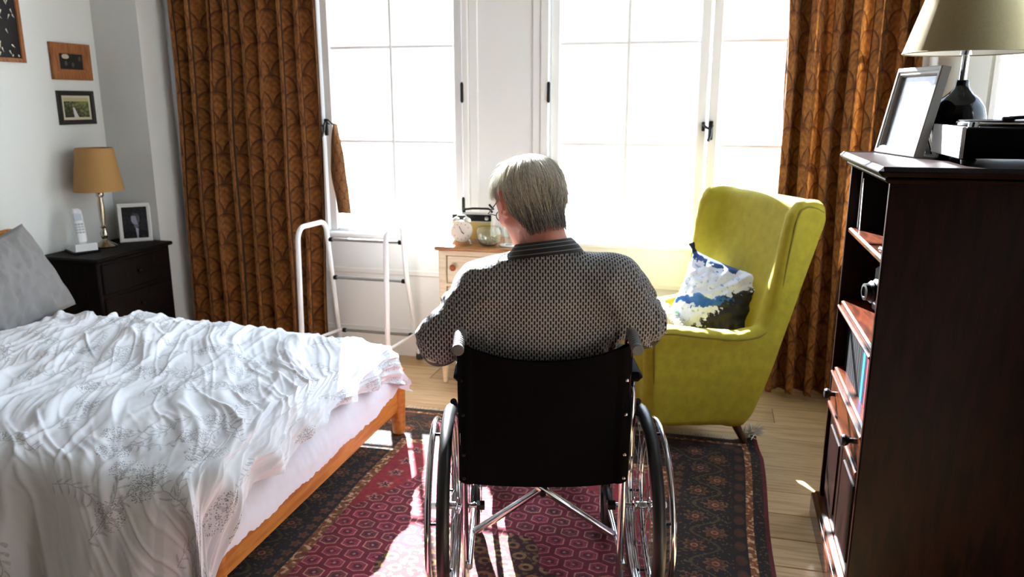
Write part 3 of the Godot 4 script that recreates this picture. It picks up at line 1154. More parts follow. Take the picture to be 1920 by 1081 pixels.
# ------------------------------------------------------------------ bookcase
func make_bookcase() -> void:
	var bc := thing("bookcase", "tall dark mahogany bookcase with open shelves and drawers beside the right wall", "bookcase")
	var xf := 0.46
	var xr := 0.985
	var z0 := -2.93
	var z1 := -2.285
	var zc := (z0 + z1) / 2
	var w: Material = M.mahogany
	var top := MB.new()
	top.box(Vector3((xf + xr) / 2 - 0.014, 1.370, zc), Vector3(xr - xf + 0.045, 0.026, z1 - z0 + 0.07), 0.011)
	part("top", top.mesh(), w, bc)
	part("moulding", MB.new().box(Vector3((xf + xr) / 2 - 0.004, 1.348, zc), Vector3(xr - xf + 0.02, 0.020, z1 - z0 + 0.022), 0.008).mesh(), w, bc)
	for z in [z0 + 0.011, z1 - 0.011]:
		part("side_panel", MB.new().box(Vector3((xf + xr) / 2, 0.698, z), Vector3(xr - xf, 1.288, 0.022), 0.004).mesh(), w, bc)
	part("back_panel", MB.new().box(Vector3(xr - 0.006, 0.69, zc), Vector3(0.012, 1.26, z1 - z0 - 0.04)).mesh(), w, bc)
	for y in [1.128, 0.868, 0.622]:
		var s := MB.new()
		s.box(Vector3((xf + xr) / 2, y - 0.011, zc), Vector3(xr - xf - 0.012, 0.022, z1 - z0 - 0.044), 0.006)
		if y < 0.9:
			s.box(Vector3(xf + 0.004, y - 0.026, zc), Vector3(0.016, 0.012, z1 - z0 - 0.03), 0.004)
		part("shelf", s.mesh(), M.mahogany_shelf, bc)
	# a wide drawer with two turned knobs, cupboard doors below
	var dr := part("drawer", MB.new().box(Vector3(xf + 0.012, 0.545, zc), Vector3(0.02, 0.115, z1 - z0 - 0.05), 0.004).mesh(), M.mahogany_shelf, bc)
	for z in [z0 + 0.12, z1 - 0.12]:
		var B := Basis(Vector3.BACK, deg_to_rad(90))
		part("knob", MB.new().lathe([Vector2(0.009, 0), Vector2(0.008, 0.012), Vector2(0.016, 0.02), Vector2(0.019, 0.028), Vector2(0.015, 0.036), Vector2(0, 0.039)], 18, Transform3D(B, Vector3(xf + 0.002, 0.545, z))).mesh(50), M.black_plastic, dr)
	part("drawer_rail", MB.new().box(Vector3(xf + 0.01, 0.478, zc), Vector3(0.03, 0.018, z1 - z0 - 0.044), 0.004).mesh(), M.mahogany_shelf, bc)
	for s in [-1.0, 1.0]:
		var dw := (z1 - z0 - 0.05) / 2
		var d := part("door", MB.new().box(Vector3(xf + 0.02, 0.285, zc + s * dw / 2), Vector3(0.02, 0.36, dw - 0.004), 0.004).mesh(), w, bc)
		part("door_panel", MB.new().box(Vector3(xf + 0.009, 0.285, zc + s * dw / 2), Vector3(0.008, 0.26, dw - 0.1), 0.003).mesh(), w, d)
	var pl := MB.new()
	pl.box(Vector3((xf + xr) / 2 - 0.012, 0.045, zc), Vector3(xr - xf + 0.025, 0.09, z1 - z0 + 0.05), 0.004)
	pl.box(Vector3((xf + xr) / 2 - 0.008, 0.096, zc), Vector3(xr - xf + 0.016, 0.014, z1 - z0 + 0.03), 0.006)
	part("plinth", pl.mesh(), M.mahogany_shelf, bc)

# ------------------------------------------------------------------ wing armchair
func make_armchair() -> void:
	# local frame: the chair faces +z, its own left side at +x
	var turn := deg_to_rad(-55.0)
	var at := Vector3(-0.092, 0.012, -3.675)
	var ch := thing("armchair", "mustard yellow velvet wing armchair with high curved back and tapered wooden legs", "armchair", at, turn)
	var vel := mat("mustard_velvet", c8(158, 142, 14), 0.85)
	vel.albedo_texture = noise_tex(0.02, [[0.0, Color(0.86, 0.86, 0.80)], [1.0, Color.WHITE]], 256, 4, 91)
	vel.uv1_triplanar = true
	vel.uv1_scale = Vector3(3, 3, 3)
	vel.rim_enabled = true
	vel.rim = 0.5
	vel.rim_tint = 0.8
	# side outline in (z, y): arm, wing and reclined back
	var prof := PackedVector2Array([Vector2(0.385, 0.175), Vector2(0.395, 0.42), Vector2(0.405, 0.57), Vector2(0.385, 0.622), Vector2(0.30, 0.622), Vector2(0.12, 0.585), Vector2(-0.06, 0.556), Vector2(-0.185, 0.572), Vector2(-0.218, 0.63),
		Vector2(-0.238, 0.78), Vector2(-0.258, 0.95), Vector2(-0.280, 1.065), Vector2(-0.325, 1.115), Vector2(-0.39, 1.115), Vector2(-0.455, 1.085), Vector2(-0.470, 1.03), Vector2(-0.36, 0.68), Vector2(-0.25, 0.36), Vector2(-0.175, 0.16), Vector2(-0.12, 0.105)])
	var sdp := func(p: Vector2) -> float:
		var d := 9.0
		for i in prof.size():
			var q := Geometry2D.get_closest_point_to_segment(p, prof[i], prof[(i + 1) % prof.size()])
			d = minf(d, p.distance_to(q))
		return -d if Geometry2D.is_point_in_polygon(p, prof) else d
	var spread_at := func(py: float) -> float: return 0.318 + 0.012 * smoothstep(0.7, 1.1, py) - 0.02 * smoothstep(0.35, 0.12, py)
	var thick_at := func(py: float, pz: float) -> float: return 0.040 + 0.018 * exp(-pow((py - 0.57 - 0.09 * pz) / 0.05, 2.0)) * smoothstep(-0.17, -0.05, pz)
	var cell := 0.0135
	var fd := Field.new(Vector3(-0.47, 0.06, -0.56), Vector3(0.47, 1.20, 0.48), cell)
	var prof2 := PackedFloat32Array()
	prof2.resize(fd.nz * fd.ny)
	for z in fd.nz:
		for y in fd.ny:
			prof2[z * fd.ny + y] = sdp.call(Vector2(fd.o.z + z * cell, fd.o.y + y * cell))
	for z in fd.nz:
		var pz := fd.o.z + z * cell
		for y in fd.ny:
			var py := fd.o.y + y * cell
			var d2 := prof2[z * fd.ny + y]
			if d2 > 0.12:
				continue
			# the back leans: its middle plane at this height, kept inside the side outline
			var bz := -0.125 - 0.325 * (py - 0.165) / 0.95
			var spread: float = spread_at.call(py)
			var thick: float = thick_at.call(py, pz)
			var sy := py + 0.142 * (pz - 0.40)
			for x in fd.nx:
				var pxx := fd.o.x + x * cell
				var i := (z * fd.ny + y) * fd.nx + x
				var rr := 0.034
				var qx := absf(absf(pxx) - spread) - thick + rr
				var qd := d2 + rr
				var side := Vector2(maxf(qx, 0.0), maxf(qd, 0.0)).length() + minf(maxf(qx, qd), 0.0) - rr
				var curve := 0.045 * pow(absf(pxx) / 0.34, 2.6)
				var bq := Vector3(maxf(absf(pxx) - 0.330 + rr, 0.0), maxf(maxf(py - 1.112, 0.125 - py) + rr, 0.0), maxf(absf(pz - bz - curve * 0.5) - 0.046 + rr, 0.0))
				var back := bq.length() - rr
				var sq := Vector3(maxf(absf(pxx) - 0.30, 0.0), maxf(absf(sy - 0.265) - 0.075, 0.0), maxf(absf(pz - 0.10) - 0.26, 0.0))
				var seat := sq.length() - 0.02
				fd.f[i] = Field.smin(Field.smin(side, back, 0.06), seat, 0.03)
	part("upholstery", nets_mesh(fd), vel, ch)
	# loose seat cushion
	var sc := Field.new(Vector3(-0.36, 0.28, -0.30), Vector3(0.36, 0.54, 0.46), 0.014)
	sc.add(Vector3(-0.36, 0.28, -0.30), Vector3(0.36, 0.54, 0.46), func(p: Vector3) -> float:
		var q := Vector3(maxf(absf(p.x) - 0.215, 0.0), maxf(absf(p.y - 0.405 - 0.10 * (p.z - 0.07)) - 0.022 - 0.02 * cos(p.x * 4.0) * cos((p.z - 0.06) * 4.0), 0.0), maxf(absf(p.z - 0.09) - 0.22, 0.0))
		return q.length() - 0.045, 0.001)
	part("seat_cushion", nets_mesh(sc), vel, ch)
	# piping along both wing fronts and arm fronts
	var pm := mat("mustard_piping", c8(112, 98, 12), 0.85)
	for s in [-1.0, 1.0]:
		var pts := []
		for i in range(0, 15):
			var a := prof[maxi(i - 1, 0)]
			var b := prof[mini(i + 1, prof.size() - 1)]
			var q := prof[i] + Vector2(a.y - b.y, b.x - a.x).normalized() * -0.024
			if not Geometry2D.is_point_in_polygon(q, prof):
				q = prof[i] - (q - prof[i])
			pts.append(Vector3(s * ((spread_at.call(q.y) as float) + (thick_at.call(q.y, q.x) as float) - 0.003), q.y, q.x))
		var cv := Curve3D.new()
		for i in pts.size():
			var tg: Vector3 = (pts[mini(i + 1, pts.size() - 1)] - pts[maxi(i - 1, 0)]) * 0.22
			cv.add_point(pts[i], -tg, tg)
		cv.bake_interval = 0.02
		part("piping", MB.new().tube(Array(cv.get_baked_points()), 0.0042, 6).mesh(70), pm, ch)
	for sx in [-1.0, 1.0]:
		for sz in [-1.0, 1.0]:
			var foot := Vector3(sx * 0.315, 0.002, 0.335 if sz > 0 else -0.155)
			var head := Vector3(sx * 0.285, 0.20 if sz > 0 else 0.15, 0.285 if sz > 0 else -0.085)
			part("leg", MB.new().tube([foot, head], [0.0125, 0.024], 16).mesh(50), M.chair_leg_wood, ch)
	# scatter cushion leaning in the seat
	var im := Image.create(256, 256, false, Image.FORMAT_RGB8)
	var n := noise(0.012, 4, FastNoiseLite.TYPE_SIMPLEX_SMOOTH, 95)
	var n2 := noise(0.05, 3, FastNoiseLite.TYPE_SIMPLEX_SMOOTH, 96)
	for j in 256:
		for i in 256:
			var a := n.get_noise_2d(i, j)
			var b := n2.get_noise_2d(i, j)
			var e := i / 256.0 * 0.9 + j / 256.0 * 0.55 + 0.18 * b + 0.1 * a
			var c := c8(214, 222, 240)
			if e > 0.86:
				c = c8(9, 11, 16)
				if b > 0.42 and e < 0.98:
					c = c8(60, 66, 50) if a > 0 else c8(120, 130, 150)
			elif absf(j - 170 + i * 0.25 + 26 * a) < 13 and i < 190:
				c = c8(40, 96, 168)
			elif absf(j - 140 + i * 0.1 + 30 * a) < 7 and i > 60 and i < 190:
				c = c8(56, 116, 186)
			elif j < 26 + 20 * b and i < 150:
				c = c8(20, 64, 130)
			elif j > 200 and i < 40 and b > 0.0:
				c = c8(150, 200, 180)
			elif b > 0.42:
				c = c8(150, 176, 220)
			im.set_pixel(i, j, c)
	var cm := image_mat("cushion_print", im, 0.6)
	cm.texture_repeat = false
	var cb := Basis(Vector3.UP, deg_to_rad(-16)) * Basis(Vector3.RIGHT, deg_to_rad(-24)) * Basis(Vector3.BACK, deg_to_rad(-14))
	var cu := thing("scatter_cushion", "blue, white and black printed cushion with dark corner tassels on the yellow armchair", "cushion", Vector3(0.055, 0.622, -3.745), 0.0)
	cu.basis = cb
	part("cover", cushion_mesh(0.43, 0.40, 0.15, 40, 0.014, 97, 0.8), cm, cu)
	var tm := mat("tassel_navy", c8(12, 20, 40), 0.9)
	for sx in [-1.0, 1.0]:
		for sy in [-1.0, 1.0]:
			var o := Vector3(sx * 0.213, sy * 0.198, 0)
			var d := Vector3(sx * 0.5, sy * 0.6, 0.2).normalized()
			var tb := MB.new()
			tb.tube([o - d * 0.01, o + d * 0.006, o + d * 0.012, o + d * 0.035], [0.012, 0.008, 0.011, 0.015], 10)
			part("tassel", tb.mesh(50), tm, cu)
	# white sheepskin over the far arm and seat
	var fw := mat("sheepskin_wool", c8(226, 222, 212), 0.97)
	var sk := thing("sheepskin", "fluffy white sheepskin throw on the seat front of the yellow armchair", "throw")
	var rg := RandomNumberGenerator.new()
	rg.seed = 12
	var X := Transform3D(Basis(Vector3.UP, turn), at)
	var pd := Field.new(Vector3(-0.33, 0.42, 0.0), Vector3(0.27, 0.66, 0.42), 0.014)
	for e in [[Vector3(-0.17, 0.50, 0.10), Vector3(-0.12, 0.51, 0.30), 0.06], [Vector3(-0.06, 0.51, 0.08), Vector3(0.0, 0.51, 0.30), 0.06], [Vector3(-0.15, 0.56, 0.10), Vector3(0.03, 0.555, 0.15), 0.05], [Vector3(0.05, 0.50, 0.10), Vector3(0.10, 0.50, 0.28), 0.05]]:
		pd.bone(e[0], e[1], e[2], e[2] * 0.9, 0.05)
	var pn := noise(30.0, 3, FastNoiseLite.TYPE_SIMPLEX_SMOOTH, 13)
	pd.bend(func(p): return 0.016 * pn.get_noise_3dv(p))
	var res := pd.nets()
	var wp := PackedVector3Array()
	for q in res[0]:
		wp.append(X * q)
	part("hide", smooth_mesh(wp, res[1]), fw, sk)
	var fur := MB.new()
	for k in 1800:
		var q: Vector3 = wp[rg.randi() % wp.size()]
		var d := Vector3(rg.randf_range(-1, 1), rg.randf_range(-0.2, 1.0), rg.randf_range(-1, 1)).normalized()
		fur.tube([q, q + d * 0.014 + Vector3(0, 0.002, 0), q + d * 0.024 - Vector3(0, 0.002, 0)], [0.0030, 0.0024, 0.0008], 3, false, false)
	part("wool", fur.mesh(180), fw, sk).set_meta("kind", "stuff")

# ------------------------------------------------------------------ wheelchair (local frame: forward is -z, ground under the axle at the origin)
const WC_AT := Vector3(-0.445, 0.013, -2.175)
const WC_TURN := 14.5

func make_wheelchair() -> void:
	var wc := thing("wheelchair", "folding wheelchair with black vinyl back and chrome frame standing on the red rug", "wheelchair", WC_AT, deg_to_rad(WC_TURN))
	var cr: Material = M.chrome
	var bx := -0.012
	# back sling, sagging between the posts, sewn round them
	var hw := 0.252
	var back := func(u: float, w: float, s: float) -> Vector3:
		var x := (u * 2.0 - 1.0) * hw
		var sag := 0.052 * (1.0 - pow(absf(u * 2.0 - 1.0), 2.2))
		var y := lerpf(0.872 - sag, 0.436 - 0.012 * (1.0 - pow(u * 2.0 - 1.0, 2.0)), w)
		var z := 0.082 - 0.012 * w + 0.022 * (1.0 - pow(u * 2.0 - 1.0, 2.0)) * (1.0 - 0.4 * w) + 0.002 * sin(u * 9.0 + w * 7.0)
		var wrap := smoothstep(0.93, 1.0, absf(u * 2.0 - 1.0))
		return Vector3(bx + x, y, z + s * (0.004 + 0.010 * (1.0 - pow(1.0 - minf(1.0, (1.0 - absf(u * 2.0 - 1.0)) * 14.0), 2.0)) * (1.0 if absf(u * 2.0 - 1.0) > 0.86 else 0.45)) - 0.006 * wrap)
	var sl := part("back_sling", sheet(60, 24, func(u, w): return back.call(u, w, 1.0), Vector2.ONE, true), M.black_vinyl, wc)
	part("back_lining", sheet(60, 24, func(u, w): return back.call(u, w, -1.0), Vector2.ONE, false), M.black_vinyl, sl)
	for s in [0.0, 1.0]:
		part("sling_edge", sheet(2, 24, func(u, w): return back.call(s, w, -1.0 + 2.0 * u), Vector2.ONE, s < 0.5), M.black_vinyl, sl)
	part("sling_hem", sheet(60, 2, func(u, w): return back.call(u, 0.0, 1.0 - 2.0 * w), Vector2.ONE, false), M.black_vinyl, sl)
	part("sling_hem", sheet(60, 2, func(u, w): return back.call(u, 1.0, 1.0 - 2.0 * w), Vector2.ONE, true), M.black_vinyl, sl)
	var scr := MB.new().lathe([Vector2(0.0055, 0), Vector2(0.005, 0.0018), Vector2(0.0025, 0.003), Vector2(0, 0.0032)], 12).mesh(60)
	for s in [-1.0, 1.0]:
		for y in [0.76, 0.655, 0.53, 0.455]:
			part("screw", scr, M.black_plastic if s < 0 else cr, sl, Transform3D(Basis(Vector3.RIGHT, PI / 2), Vector3(bx + s * 0.236, y, 0.094)))
	# frame
	for s in [-1.0, 1.0]:
		var x: float = bx + s * 0.238
		var post := MB.new().tube([Vector3(x, 0.10, 0.055), Vector3(x, 0.45, 0.066), Vector3(x, 0.80, 0.076), Vector3(x, 0.875, 0.082), Vector3(x, 0.905, 0.105), Vector3(x, 0.912, 0.15)], 0.0115, 14)
		part("back_post", post.mesh(50), cr, wc)
		var g := MB.new()
		var ga := Vector3(x, 0.913, 0.118)
		var gb := Vector3(x, 0.897, 0.240)
		g.tube([ga, ga.lerp(gb, 0.06), ga.lerp(gb, 0.12), ga.lerp(gb, 0.9), ga.lerp(gb, 0.97), gb], [0.013, 0.0165, 0.0155, 0.0155, 0.0165, 0.0135], 18)
		for k in 7:
			var c := ga.lerp(gb, 0.2 + 0.1 * k)
			g.tube([c, c + (gb - ga).normalized() * 0.003], 0.0166, 16, false, true)
		part("push_handle", g.mesh(40), M.grip_grey, wc)
		var fx: float = s * 0.238
		part("lower_rail", MB.new().tube([Vector3(fx, 0.150, 0.075), Vector3(fx, 0.150, -0.40)], 0.011, 12).mesh(50), cr, wc)
		part("seat_rail", MB.new().tube([Vector3(fx, 0.475, 0.065), Vector3(fx, 0.49, -0.40)], 0.0115, 12).mesh(50), cr, wc)
		part("front_post", MB.new().tube([Vector3(fx, 0.74, -0.30), Vector3(fx, 0.72, -0.36), Vector3(fx, 0.49, -0.40), Vector3(fx, 0.15, -0.40)], 0.011, 12).mesh(50), cr, wc)
		part("arm_tube", MB.new().tube([Vector3(fx + s * 0.014, 0.50, 0.03), Vector3(fx + s * 0.014, 0.69, 0.03), Vector3(fx + s * 0.014, 0.725, 0.0), Vector3(fx + s * 0.014, 0.728, -0.26), Vector3(fx + s * 0.014, 0.70, -0.30), Vector3(fx + s * 0.014, 0.50, -0.32)], 0.0105, 12).mesh(50), cr, wc)
		part("armrest", MB.new().box(Vector3(fx + s * 0.016, 0.748, -0.11), Vector3(0.05, 0.03, 0.30), 0.012).mesh(50), M.black_vinyl, wc)
		part("skirt_guard", MB.new().box(Vector3(fx + s * 0.012, 0.60, -0.145), Vector3(0.004, 0.19, 0.30), 0.0015).mesh(), M.black_vinyl, wc)
		# leg rest
		part("leg_rest", MB.new().tube([Vector3(fx, 0.47, -0.41), Vector3(fx, 0.44, -0.47), Vector3(fx * 0.9, 0.20, -0.60), Vector3(fx * 0.86, 0.11, -0.64)], 0.011, 12).mesh(50), cr, wc)
		part("foot_plate", MB.new().box(Vector3(fx * 0.55, 0.092, -0.72), Vector3(0.15, 0.014, 0.17), 0.005).mesh(), M.black_plastic, wc)
		# brake lever with a black tip
		var br := MB.new()
		br.tube([Vector3(s * 0.262, 0.45, -0.27), Vector3(s * 0.27, 0.50, -0.22), Vector3(s * 0.283, 0.585, -0.125)], 0.006, 8)
		var brp := part("brake_lever", br.mesh(50), cr, wc)
		part("lever_tip", MB.new().tube([Vector3(s * 0.281, 0.575, -0.137), Vector3(s * 0.289, 0.625, -0.09)], [0.009, 0.0105], 10).mesh(50), M.black_plastic, brp)
		# caster
		var cs := MB.new()
		cs.tube([Vector3(fx, 0.22, -0.40), Vector3(fx, 0.17, -0.40)], 0.017, 12)
		for q in [-1.0, 1.0]:
			cs.bar(Vector3(fx + q * 0.022, 0.205, -0.40), Vector3(fx + q * 0.022, 0.085, -0.37), 0.005, 0.024, 0.001, Vector3.RIGHT)
		cs.box(Vector3(fx, 0.205, -0.40), Vector3(0.05, 0.012, 0.03), 0.003)
		var cp := part("caster_fork", cs.mesh(), cr, wc)
		var ring := []
		for k in 32:
			ring.append(Vector3(fx, 0.095 + 0.075 * sin(TAU * k / 32), -0.37 + 0.075 * cos(TAU * k / 32)))
		part("caster_tyre", MB.new().tube(ring, 0.016, 10, true).mesh(60), M.tyre_rubber, cp)
		part("caster_disc", MB.new().lathe([Vector2(0, -0.008), Vector2(0.066, -0.006), Vector2(0.066, 0.006), Vector2(0, 0.008)], 24, Transform3D(Basis(Vector3.BACK, PI / 2), Vector3(fx, 0.095, -0.37))).mesh(), M.black_plastic, cp)
	# cross brace under the seat
	for s in [-1.0, 1.0]:
		var zz: float = -0.115 - 0.011 * s
		part("cross_brace", MB.new().tube([Vector3(s * -0.238, 0.145, zz), Vector3(s * 0.225, 0.47, zz)], 0.0125, 12).mesh(50), cr, wc)
	part("brace_pivot", MB.new().lathe([Vector2(0, -0.03), Vector2(0.010, -0.03), Vector2(0.010, 0.03), Vector2(0, 0.03)], 12, Transform3D(Basis(Vector3.RIGHT, PI / 2), Vector3(-0.006, 0.307, -0.115))).mesh(), M.black_plastic, wc)
	var seat := func(u: float, w: float, s: float) -> Vector3:
		return Vector3((u * 2 - 1) * 0.235, 0.492 - 0.03 * (1.0 - pow(u * 2 - 1, 2)) + s * 0.004, lerpf(-0.40, 0.05, w))
	var st := part("seat_sling", sheet(16, 6, func(u, w): return seat.call(u, w, 1.0), Vector2.ONE, true), M.black_vinyl, wc)
	part("seat_lining", sheet(16, 6, func(u, w): return seat.call(u, w, -1.0), Vector2.ONE, false), M.black_vinyl, st)
	# big wheels
	for s in [-1.0, 1.0]:
		var wh := Node3D.new()
		wh.name = "wheel" if s < 0 else "wheel_001"
		wc.add_child(wh)
		wh.position = Vector3(s * 0.297, 0.316, 0.0)
		var R := 0.296
		var circ := func(r: float, x: float, n: int) -> Array:
			var a := []
			for k in n:
				a.append(Vector3(x, r * sin(TAU * k / n), r * cos(TAU * k / n)))
			return a
		part("tyre", MB.new().tube(circ.call(R, 0.0, 96), 0.0185, 16, true).mesh(60), M.tyre_rubber, wh)
		var rim := MB.new()
		rim.tube(circ.call(R - 0.022, 0.009, 96), 0.0055, 10, true)
		rim.tube(circ.call(R - 0.022, -0.009, 96), 0.0055, 10, true)
		rim.tube(circ.call(R - 0.026, 0.0, 96), 0.007, 8, true)
		part("rim", rim.mesh(60), cr, wh)
		var xo: float = s * 0.044
		var hr := MB.new()
		hr.tube(circ.call(R - 0.030, xo, 96), 0.0095, 12, true)
		part("hand_rim", hr.mesh(60), cr, wh)
		var so := MB.new().tube([Vector3.ZERO, Vector3(xo, 0, 0)], 0.0045, 6).mesh(50)
		for k in 6:
			var a := TAU * (k + 0.3) / 6
			part("hand_rim_stud", so, M.black_plastic, wh, Transform3D(Basis(), Vector3(0, sin(a), cos(a)) * (R - 0.028)))
		var B := Basis(Vector3.BACK, -s * PI / 2)      # lathe axis outwards
		var hb := MB.new()
		hb.lathe([Vector2(0, -0.030), Vector2(0.014, -0.030), Vector2(0.026, -0.026), Vector2(0.026, -0.022), Vector2(0.012, -0.016), Vector2(0.012, 0.016), Vector2(0.026, 0.022), Vector2(0.026, 0.026), Vector2(0.014, 0.030), Vector2(0.012, 0.046), Vector2(0, 0.047)], 24, Transform3D(B, Vector3.ZERO))
		part("hub", hb.mesh(), cr, wh)
		part("axle", MB.new().tube([Vector3(-s * 0.10, 0, 0), Vector3(s * 0.02, 0, 0)], 0.008, 10).mesh(50), cr, wh)
		part("axle_nut", MB.new().lathe([Vector2(0, -0.012), Vector2(0.0165, -0.012), Vector2(0.0165, 0.012), Vector2(0, 0.014)], 6, Transform3D(B, Vector3(-s * 0.094, 0, 0))).mesh(20), M.black_plastic, wh)
		part("axle_cap", MB.new().lathe([Vector2(0, 0), Vector2(0.012, 0), Vector2(0.012, 0.028), Vector2(0.008, 0.032), Vector2(0, 0.033)], 16, Transform3D(B, Vector3(s * 0.046, 0, 0))).mesh(), M.white_plastic, wh)
		var spk := MB.new().tube([Vector3.ZERO, Vector3(0, 1, 0)], 0.0011, 5).mesh(60)
		for k in 24:
			var side := 1.0 if k % 2 == 0 else -1.0
			var a0 := TAU * k / 24.0
			var a1 := a0 + (0.9 if (k / 2) % 2 == 0 else -0.9)
			var p0 := Vector3(side * 0.024, sin(a1) * 0.024, cos(a1) * 0.024)
			var p1 := Vector3(0, sin(a0), cos(a0)) * (R - 0.028)
			var y := p1 - p0
			var yn := y.normalized()
			var xn := yn.cross(Vector3.RIGHT).normalized()
			part("spoke", spk, M.spoke_steel, wh, Transform3D(Basis(xn, y, xn.cross(yn)), p0))

# ------------------------------------------------------------------ the seated man (same local frame)
func make_person() -> void:
	var skin := mat("skin", c8(196, 126, 104), 0.6)
	skin.subsurf_scatter_enabled = true
	skin.subsurf_scatter_strength = 0.12
	var X := Transform3D(Basis(Vector3.UP, deg_to_rad(WC_TURN)), WC_AT)
	var man := thing("person", "grey haired person in a patterned knit shirt sitting in the wheelchair, seen from behind", "person", WC_AT, deg_to_rad(WC_TURN))
	var shL := Vector3(-0.207, 1.008, -0.035)
	var shR := Vector3(0.214, 1.036, -0.035)
	var elL := Vector3(-0.325, 0.848, -0.020)
	var elR := Vector3(0.287, 0.902, -0.025)
	var wrL := Vector3(-0.135, 0.735, -0.300)
	var wrR := Vector3(0.125, 0.745, -0.305)
	var hc := Vector3(-0.052, 1.246, -0.105)
	var HB := Basis(Vector3.UP, deg_to_rad(24)) * Basis(Vector3.RIGHT, deg_to_rad(-24)) * Basis(Vector3.BACK, deg_to_rad(3))
	var HX := Transform3D(HB, hc)
	# torso cross sections: y, half width, half depth, centre z
	var secs := [[0.50, 0.165, 0.125, -0.09], [0.60, 0.195, 0.145, -0.085], [0.75, 0.222, 0.150, -0.096], [0.88, 0.232, 0.140, -0.074], [0.985, 0.226, 0.122, -0.050], [1.035, 0.212, 0.106, -0.045], [1.068, 0.184, 0.092, -0.040], [1.094, 0.135, 0.082, -0.036], [1.114, 0.092, 0.076, -0.034], [1.14, 0.078, 0.072, -0.034], [1.20, 0.040, 0.04, -0.04]]
	var torso := func(p: Vector3, grow: float) -> float:
		var i := 0
		while i < secs.size() - 2 and p.y > secs[i + 1][0]:
			i += 1
		var a: Array = secs[i]
		var b: Array = secs[i + 1]
		var t := clampf((p.y - a[0]) / (b[0] - a[0]), 0.0, 1.0)
		t = t * t * (3 - 2 * t) * 0.35 + t * 0.65
		var w: float = lerpf(a[1], b[1], t) + grow
		var d: float = lerpf(a[2], b[2], t) + grow
		var lean := 0.012 * (p.y - 0.8)
		var q := Vector2((p.x + 0.004 - lean) / w, (p.z - lerpf(a[3], b[3], t)) / d)
		var r := pow(pow(absf(q.x), 2.5) + pow(absf(q.y), 2.5), 0.4)
		return maxf((r - 1.0) * minf(w, d) * 0.9, maxf(0.50 - p.y, p.y - 1.20))
	# ---- body: skin
	var bf := Field.new(Vector3(-0.42, 0.46, -0.42), Vector3(0.38, 1.30, 0.12), 0.015)
	bf.add(Vector3(-0.30, 0.47, -0.26), Vector3(0.30, 1.22, 0.10), func(p): return torso.call(p, -0.030), 0.01)
	for s in [[shL, elL, wrL], [shR, elR, wrR]]:
		bf.bone(s[0], s[1], 0.050, 0.040, 0.05)
		bf.bone(s[1], s[2], 0.042, 0.029, 0.02)
	bf.bone(Vector3(-0.012, 1.10, -0.035), HX * Vector3(0, -0.045, 0.022), 0.064, 0.060, 0.04)
	# thighs, shins and feet
	var lf := Field.new(Vector3(-0.24, 0.03, -0.88), Vector3(0.24, 0.68, 0.0), 0.016)
	for s in [-1.0, 1.0]:
		var kn := Vector3(s * 0.125, 0.575, -0.50)
		var an := Vector3(s * 0.12, 0.165, -0.62)
		lf.bone(Vector3(s * 0.09, 0.565, -0.10), kn, 0.072, 0.055, 0.03)
		lf.bone(kn, an, 0.052, 0.034, 0.03)
		lf.bone(an, Vector3(s * 0.125, 0.125, -0.78), 0.032, 0.026, 0.03)
	# ---- head
	var hf := Field.new(Vector3(-0.125, -0.165, -0.160), Vector3(0.125, 0.15, 0.145), 0.0052)
	hf.bone(Vector3(0, 0.030, 0.024), Vector3(0, 0.040, -0.036), 0.091, 0.084, 0.02)
	hf.bone(Vector3(0, -0.02, -0.045), Vector3(0, -0.088, -0.072), 0.062, 0.034, 0.05)
	for s in [-1.0, 1.0]:
		hf.bone(Vector3(s * 0.060, -0.045, -0.010), Vector3(s * 0.028, -0.098, -0.068), 0.030, 0.020, 0.03)
		hf.bone(Vector3(s * 0.050, -0.022, -0.080), Vector3(s * 0.040, -0.03, -0.085), 0.022, 0.020, 0.02)
		hf.bone(Vector3(s * 0.012, 0.030, -0.112), Vector3(s * 0.048, 0.026, -0.100), 0.012, 0.010, 0.012)
		# ear: outer rim and lobe
		var ear := []
		for k in 7:
			var a := lerpf(-2.5, 2.2, k / 6.0)
			ear.append(Vector3(s * (0.094 + 0.010 * maxf(0.0, cos(a))), 0.004 + 0.034 * sin(a + 0.25), 0.016 + 0.021 * cos(a)))
		for k in 6:
			hf.bone(ear[k], ear[k + 1], 0.0070, 0.0070, 0.006)
		hf.bone(Vector3(s * 0.090, 0.012, 0.012), Vector3(s * 0.088, -0.026, 0.006), 0.014, 0.010, 0.010, Vector3(1.6, 1, 1))
	hf.bone(Vector3(0, 0.014, -0.116), Vector3(0, -0.030, -0.136), 0.010, 0.014, 0.012)
	hf.bone(Vector3(-0.012, -0.034, -0.124), Vector3(0.012, -0.034, -0.124), 0.009, 0.009, 0.008)
	hf.bone(Vector3(-0.022, -0.064, -0.104), Vector3(0.022, -0.064, -0.104), 0.010, 0.010, 0.008)
	hf.bone(Vector3(-0.018, -0.076, -0.100), Vector3(0.018, -0.076, -0.100), 0.010, 0.010, 0.006)
	hf.bone(Vector3(0, -0.04, 0.026), Vector3(0, -0.16, 0.052), 0.062, 0.060, 0.03)
	hf.cut(func(p: Vector3) -> float:                 # mouth line and eye sockets
		var m := 0.0022 - Vector2(p.y + 0.070, maxf(0.0, -0.104 - p.z) * 0.1).length() if absf(p.x) < 0.024 and p.z < -0.108 else -1.0
		var e := 0.012 - p.distance_to(Vector3(signf(p.x) * 0.032, 0.008, -0.116))
		return maxf(m, e))
	for s in [-1.0, 1.0]:
		hf.bone(Vector3(s * 0.032, 0.008, -0.104), Vector3(s * 0.032, 0.008, -0.1041), 0.0125, 0.0125, 0.003)
	# ---- hands resting on the thighs, fingers gently curled
	var hands := []
